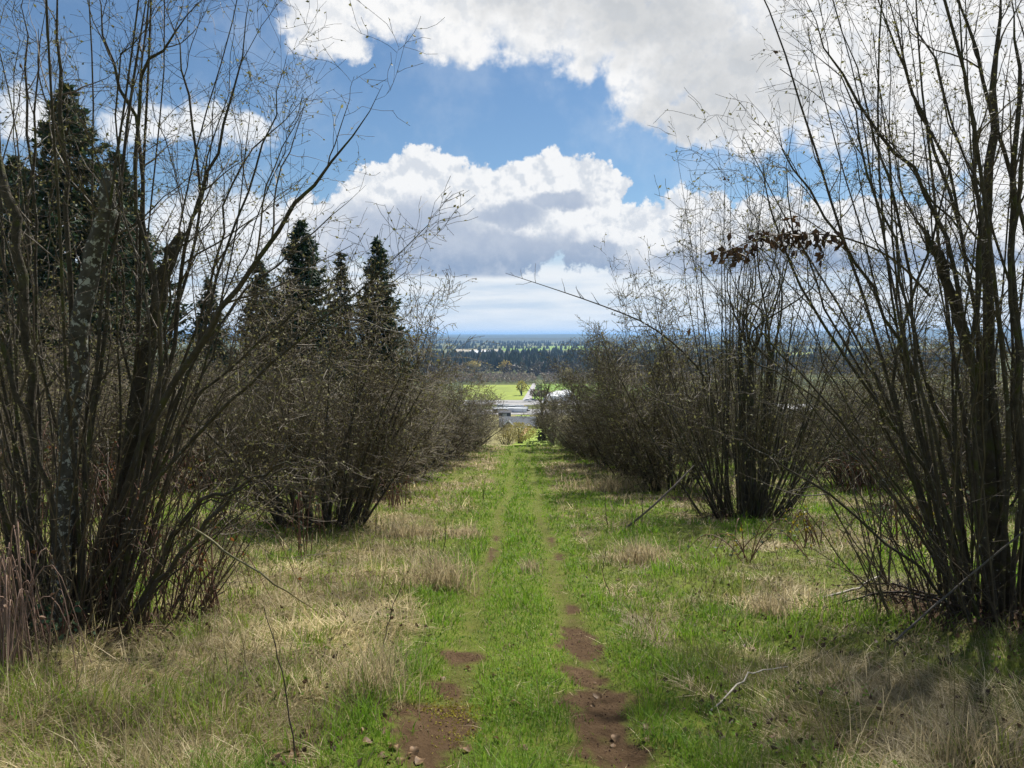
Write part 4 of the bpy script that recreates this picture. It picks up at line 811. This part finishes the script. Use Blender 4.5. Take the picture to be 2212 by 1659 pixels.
for sx_ in (gx0 - .3, gx1 + .3):
    link('barge_board', Buf().add([(sx_, -1.75, gb_ - .75), (gxm, -1.75, gz - .5), (gxm, -1.75, gz + .06), (sx_, -1.75, gb_ - .22), (sx_, -1.9, gb_ - .75), (gxm, -1.9, gz - .5), (gxm, -1.9, gz + .06), (sx_, -1.9, gb_ - .22)], [(0, 1, 2, 3), (4, 5, 6, 7), (3, 2, 6, 7), (0, 1, 5, 4)]).mesh('barge_board', TRIM), g)
wn = link('window', Buf().box(gxm - .25, gxm + 1.0, -1.32, -1.21, gb_ + .1, gb_ + 1.2).mesh('window', TRIM), house); link('pane', Buf().box(gxm - .12, gxm + .87, -1.36, -1.325, gb_ + .22, gb_ + 1.08).mesh('pane', GLASS), wn)
for wx in (1.5, 4.5):
    wn = link('window', Buf().box(wx, wx + 1.5, -.1, -.005, eave - 2.4, eave - .9).mesh('window', TRIM), house); link('pane', Buf().box(wx + .12, wx + 1.38, -.14, -.105, eave - 2.28, eave - 1.02).mesh('pane', GLASS), wn)
# sheds, greenhouses, stacked containers, vehicles in the yard
WHITE = plain('white_plastic', (.78, .79, .80), .5, .06, 1); DARKW = plain('dark_boards', (.06, .06, .065), .8, .2, 1); METAL = plain('pale_metal', (.36, .39, .41), .5, .15, .6)
def shed(lab, px, d, w_, dp, h, rise, wm, rm):
    x_, y_ = vy(px, d); z = float(ground_z(x_, y_)) + .1; o = thing('shed', lab, 'shed', (x_, y_, z)); link('wall', Buf().box(-w_ / 2, w_ / 2, 0, dp, 0, h).mesh('wall', wm), o)
    e = .4; V = [(-w_ / 2 - e, -e, h), (w_ / 2 + e, -e, h), (w_ / 2 + e, dp / 2, h + rise), (-w_ / 2 - e, dp / 2, h + rise), (w_ / 2 + e, dp + e, h), (-w_ / 2 - e, dp + e, h)]
    link('roof', Buf().add(V, [(0, 1, 2, 3), (3, 2, 4, 5)], [(1, 4, 2), (0, 3, 5)]).mesh('roof', rm), o); link('door', Buf().box(-1.2, 1.2, -.08, -.01, .05, h * .8).mesh('door', METAL), o)
shed('low dark shed below the yard, above the house', 1090, 430, 7, 5, 2.6, 1.3, DARKW, plain('dark_roof', (.10, .10, .11), .8))
shed('long dark shed at the left side of the yard', 1080, 468, 9, 5, 2.6, 1.0, DARKW, METAL)
shed('white far barn on the valley floor', 1040, 1950, 60, 20, 6, 5, WHITE, WHITE)
shed('white farm building seen past the right-hand hazels', 1730, 420, 22, 10, 4.5, 3, WHITE, WHITE)
shed('pale far barn at the right of the valley', 1290, 1500, 40, 16, 6, 4, WHITE, METAL)
def hoop(lab, px, d, w_, ln, h):
    x_, y_ = vy(px, d); z = float(ground_z(x_, y_)) + .2; o = thing('greenhouse', lab, 'greenhouse', (x_, y_, z), 'white greenhouses by the yard'); a_ = np.linspace(0, pi, 11)
    P0 = np.stack([-np.cos(a_) * w_ / 2, 0 * a_, np.sin(a_) * h], 1); P1 = P0 + (0, ln, 0); k = np.arange(10)
    link('cover', mesh('cover', np.concatenate([P0, P1]), np.stack([k, k + 1, k + 12, k + 11], 1), WHITE, None, True), o)
    link('end_wall', Buf().add(np.concatenate([P0, [(0, 0, 0)]]), None, [(q, q + 1, 11) for q in range(10)]).mesh('end_wall', WHITE), o); link('door', Buf().box(-1, 1, -.12, -.02, .02, 2.2).mesh('door', DARKW), o)
hoop('nearest white hoop greenhouse at the right of the gap', 1197, 560, 13, 40, 5.5); hoop('second white hoop greenhouse behind the nearest', 1213, 575, 13, 40, 5.5); hoop('third white hoop greenhouse, farthest right', 1230, 590, 13, 40, 5.5)
for k, (px, d, w_, h) in enumerate([(1098, 476, 8, 2.6), (1111, 480, 9, 2.6), (1124, 474, 8, 2.6), (1100, 500, 8, 2.8), (1116, 508, 10, 2.8), (1086, 520, 8, 2.6), (1131, 498, 6, 2.4)]):
    x_, y_ = vy(px, d); z = float(ground_z(x_, y_)) + .2
    o = thing('plastic_stack', ['front left pale wrapped stack in the yard', 'front middle pale wrapped stack in the yard', 'front right pale wrapped stack in the yard', 'rear left pale wrapped stack in the yard', 'rear middle pale wrapped stack in the yard', 'leftmost pale wrapped stack in the yard', 'rear right pale wrapped stack in the yard'][k], 'stack', (x_, y_, z), 'wrapped stacks in the gravel yard')
    link('wrap', Buf().box(-w_ / 2, w_ / 2, 0, 3, .3, h).mesh('wrap', WHITE if k % 2 == 0 else METAL), o); link('pallet', Buf().box(-w_ / 2 - .1, w_ / 2 + .1, -.1, 3.1, 0, .28).mesh('pallet', DARKW), o)
def car(lab, px, d, colr, rot=0, big=1.0):
    x_, y_ = vy(px, d); z = float(ground_z(x_, y_)) + .4; o = thing('parked_car', lab, 'car', (x_, y_, z), 'cars parked in the valley'); o.rotation_euler.z = rot; o.scale = (big,) * 3; m_ = plain('car_paint', colr, .35, .03, 1)
    pr = [(-2.2, .35), (2.2, .35), (2.25, .8), (1.2, .95), (.6, 1.45), (-1.3, 1.45), (-1.9, .95), (-2.25, .85)]; n = len(pr); V = [(a_, -.85, b_) for a_, b_ in pr] + [(a_, .85, b_) for a_, b_ in pr]
    T = [(0, q, q + 1) for q in range(1, n - 1)] + [(n, n + q + 1, n + q) for q in range(1, n - 1)]; link('body', Buf().add(V, [(q, (q + 1) % n, (q + 1) % n + n, q + n) for q in range(n)], T).mesh('body', m_), o)
    link('window', Buf().add([(-1.25, -.87, .98), (.85, -.87, .98), (.5, -.87, 1.38), (-1.1, -.87, 1.38)], [(0, 1, 2, 3)]).mesh('window', GLASS), o)
    for wx in (-1.4, 1.4):
        for wy in (-.8, .8): V, Q = tubes(np.array([[(wx, wy - .12, .33), (wx, wy + .12, .33)]]), np.array([[.33, .33]]), 10); link('wheel', mesh('wheel', V, Q, DARKW), o)
car('white car parked on the driveway below the house', 1144, 300, (.75, .76, .78), .2, 1.2)
car('white car on the road at the yard entrance', 1140, 575, (.75, .75, .76), 0, 1.3); car('dark car at the right of the yard entrance', 1150, 578, (.08, .08, .09), 0, 1.3)
car('yellow vehicle among the stacks in the yard', 1129, 520, (.55, .32, .04), 0, 1.5); car('dark car at the right end of the front stacks', 1134, 478, (.05, .05, .06), .4, 1.3)
# power line crossing the valley
POLE = plain('pole_wood', (.12, .10, .08), .9, .2, 2); LINE = plain('cable', (.03, .03, .03), .6, .1, 1); yl = 345.; tops = []
for px in (880, 1400):
    x_, y_ = vy(px, yl); z = float(ground_z(x_, y_)); zt = W(px, 862, yl)[2] + .8; o = thing('power_pole', 'wooden power pole at the ' + ('left' if px < 1000 else 'right') + ' end of the valley cables', 'pole', (x_, y_, z))
    V, Q = tubes(np.array([[(0, 0, 0), (0, 0, zt - z)]]), np.array([[.18, .13]]), 8); link('post', mesh('post', V, Q, POLE), o); link('crossarm', Buf().box(-.15, .15, -1.3, 1.3, zt - z - 1.0, zt - z - .8).mesh('crossarm', POLE), o); tops.append((x_, y_, zt))
for k, dz_ in enumerate((-.6, -1.9, -2.5)):
    a_, b_ = np.array(tops[0]) + (0, 0, dz_), np.array(tops[1]) + (0, 0, dz_); s = np.linspace(0, 1, 24)[:, None]; P_ = a_ + (b_ - a_) * s - np.array([0, 0, 1.6]) * (4 * s * (1 - s))
    V, Q = tubes(P_[None], np.full((1, 24), .055 + .03 * (k == 2)), 4); tag(link('power_cable', mesh('cable', V - a_, Q, LINE), None, tuple(a_)), ['topmost', 'middle', 'thickest lowest'][k] + ' dark cable crossing the valley gap', 'cable', 'power cables')

# ------------------------------------------------------------------ the air
hm = bpy.data.materials.new('haze_air'); hm.use_nodes = True; t = hm.node_tree; t.nodes.clear(); pv = t.nodes.new('ShaderNodeVolumePrincipled'); pv.inputs['Color'].default_value = (.36, .62, 1, 1); pv.inputs['Density'].default_value = 7.5e-5; pv.inputs['Anisotropy'].default_value = .2
t.links.new(pv.outputs[0], t.nodes.new('ShaderNodeOutputMaterial').inputs['Volume'])
hz_ = link('haze', Buf().box(-61000, 61000, -61000, 61000, -60, 105).mesh('haze', hm), kind='stuff'); tag(hz_, 'thin blue haze over the valley', 'haze')
print('TRIS', sum(sum(len(p.vertices) - 2 for p in m.polygons) for m in bpy.data.meshes if len(m.polygons) < 5000) + sum(len(m.loops) - 2 * len(m.polygons) for m in bpy.data.meshes if len(m.polygons) >= 5000))
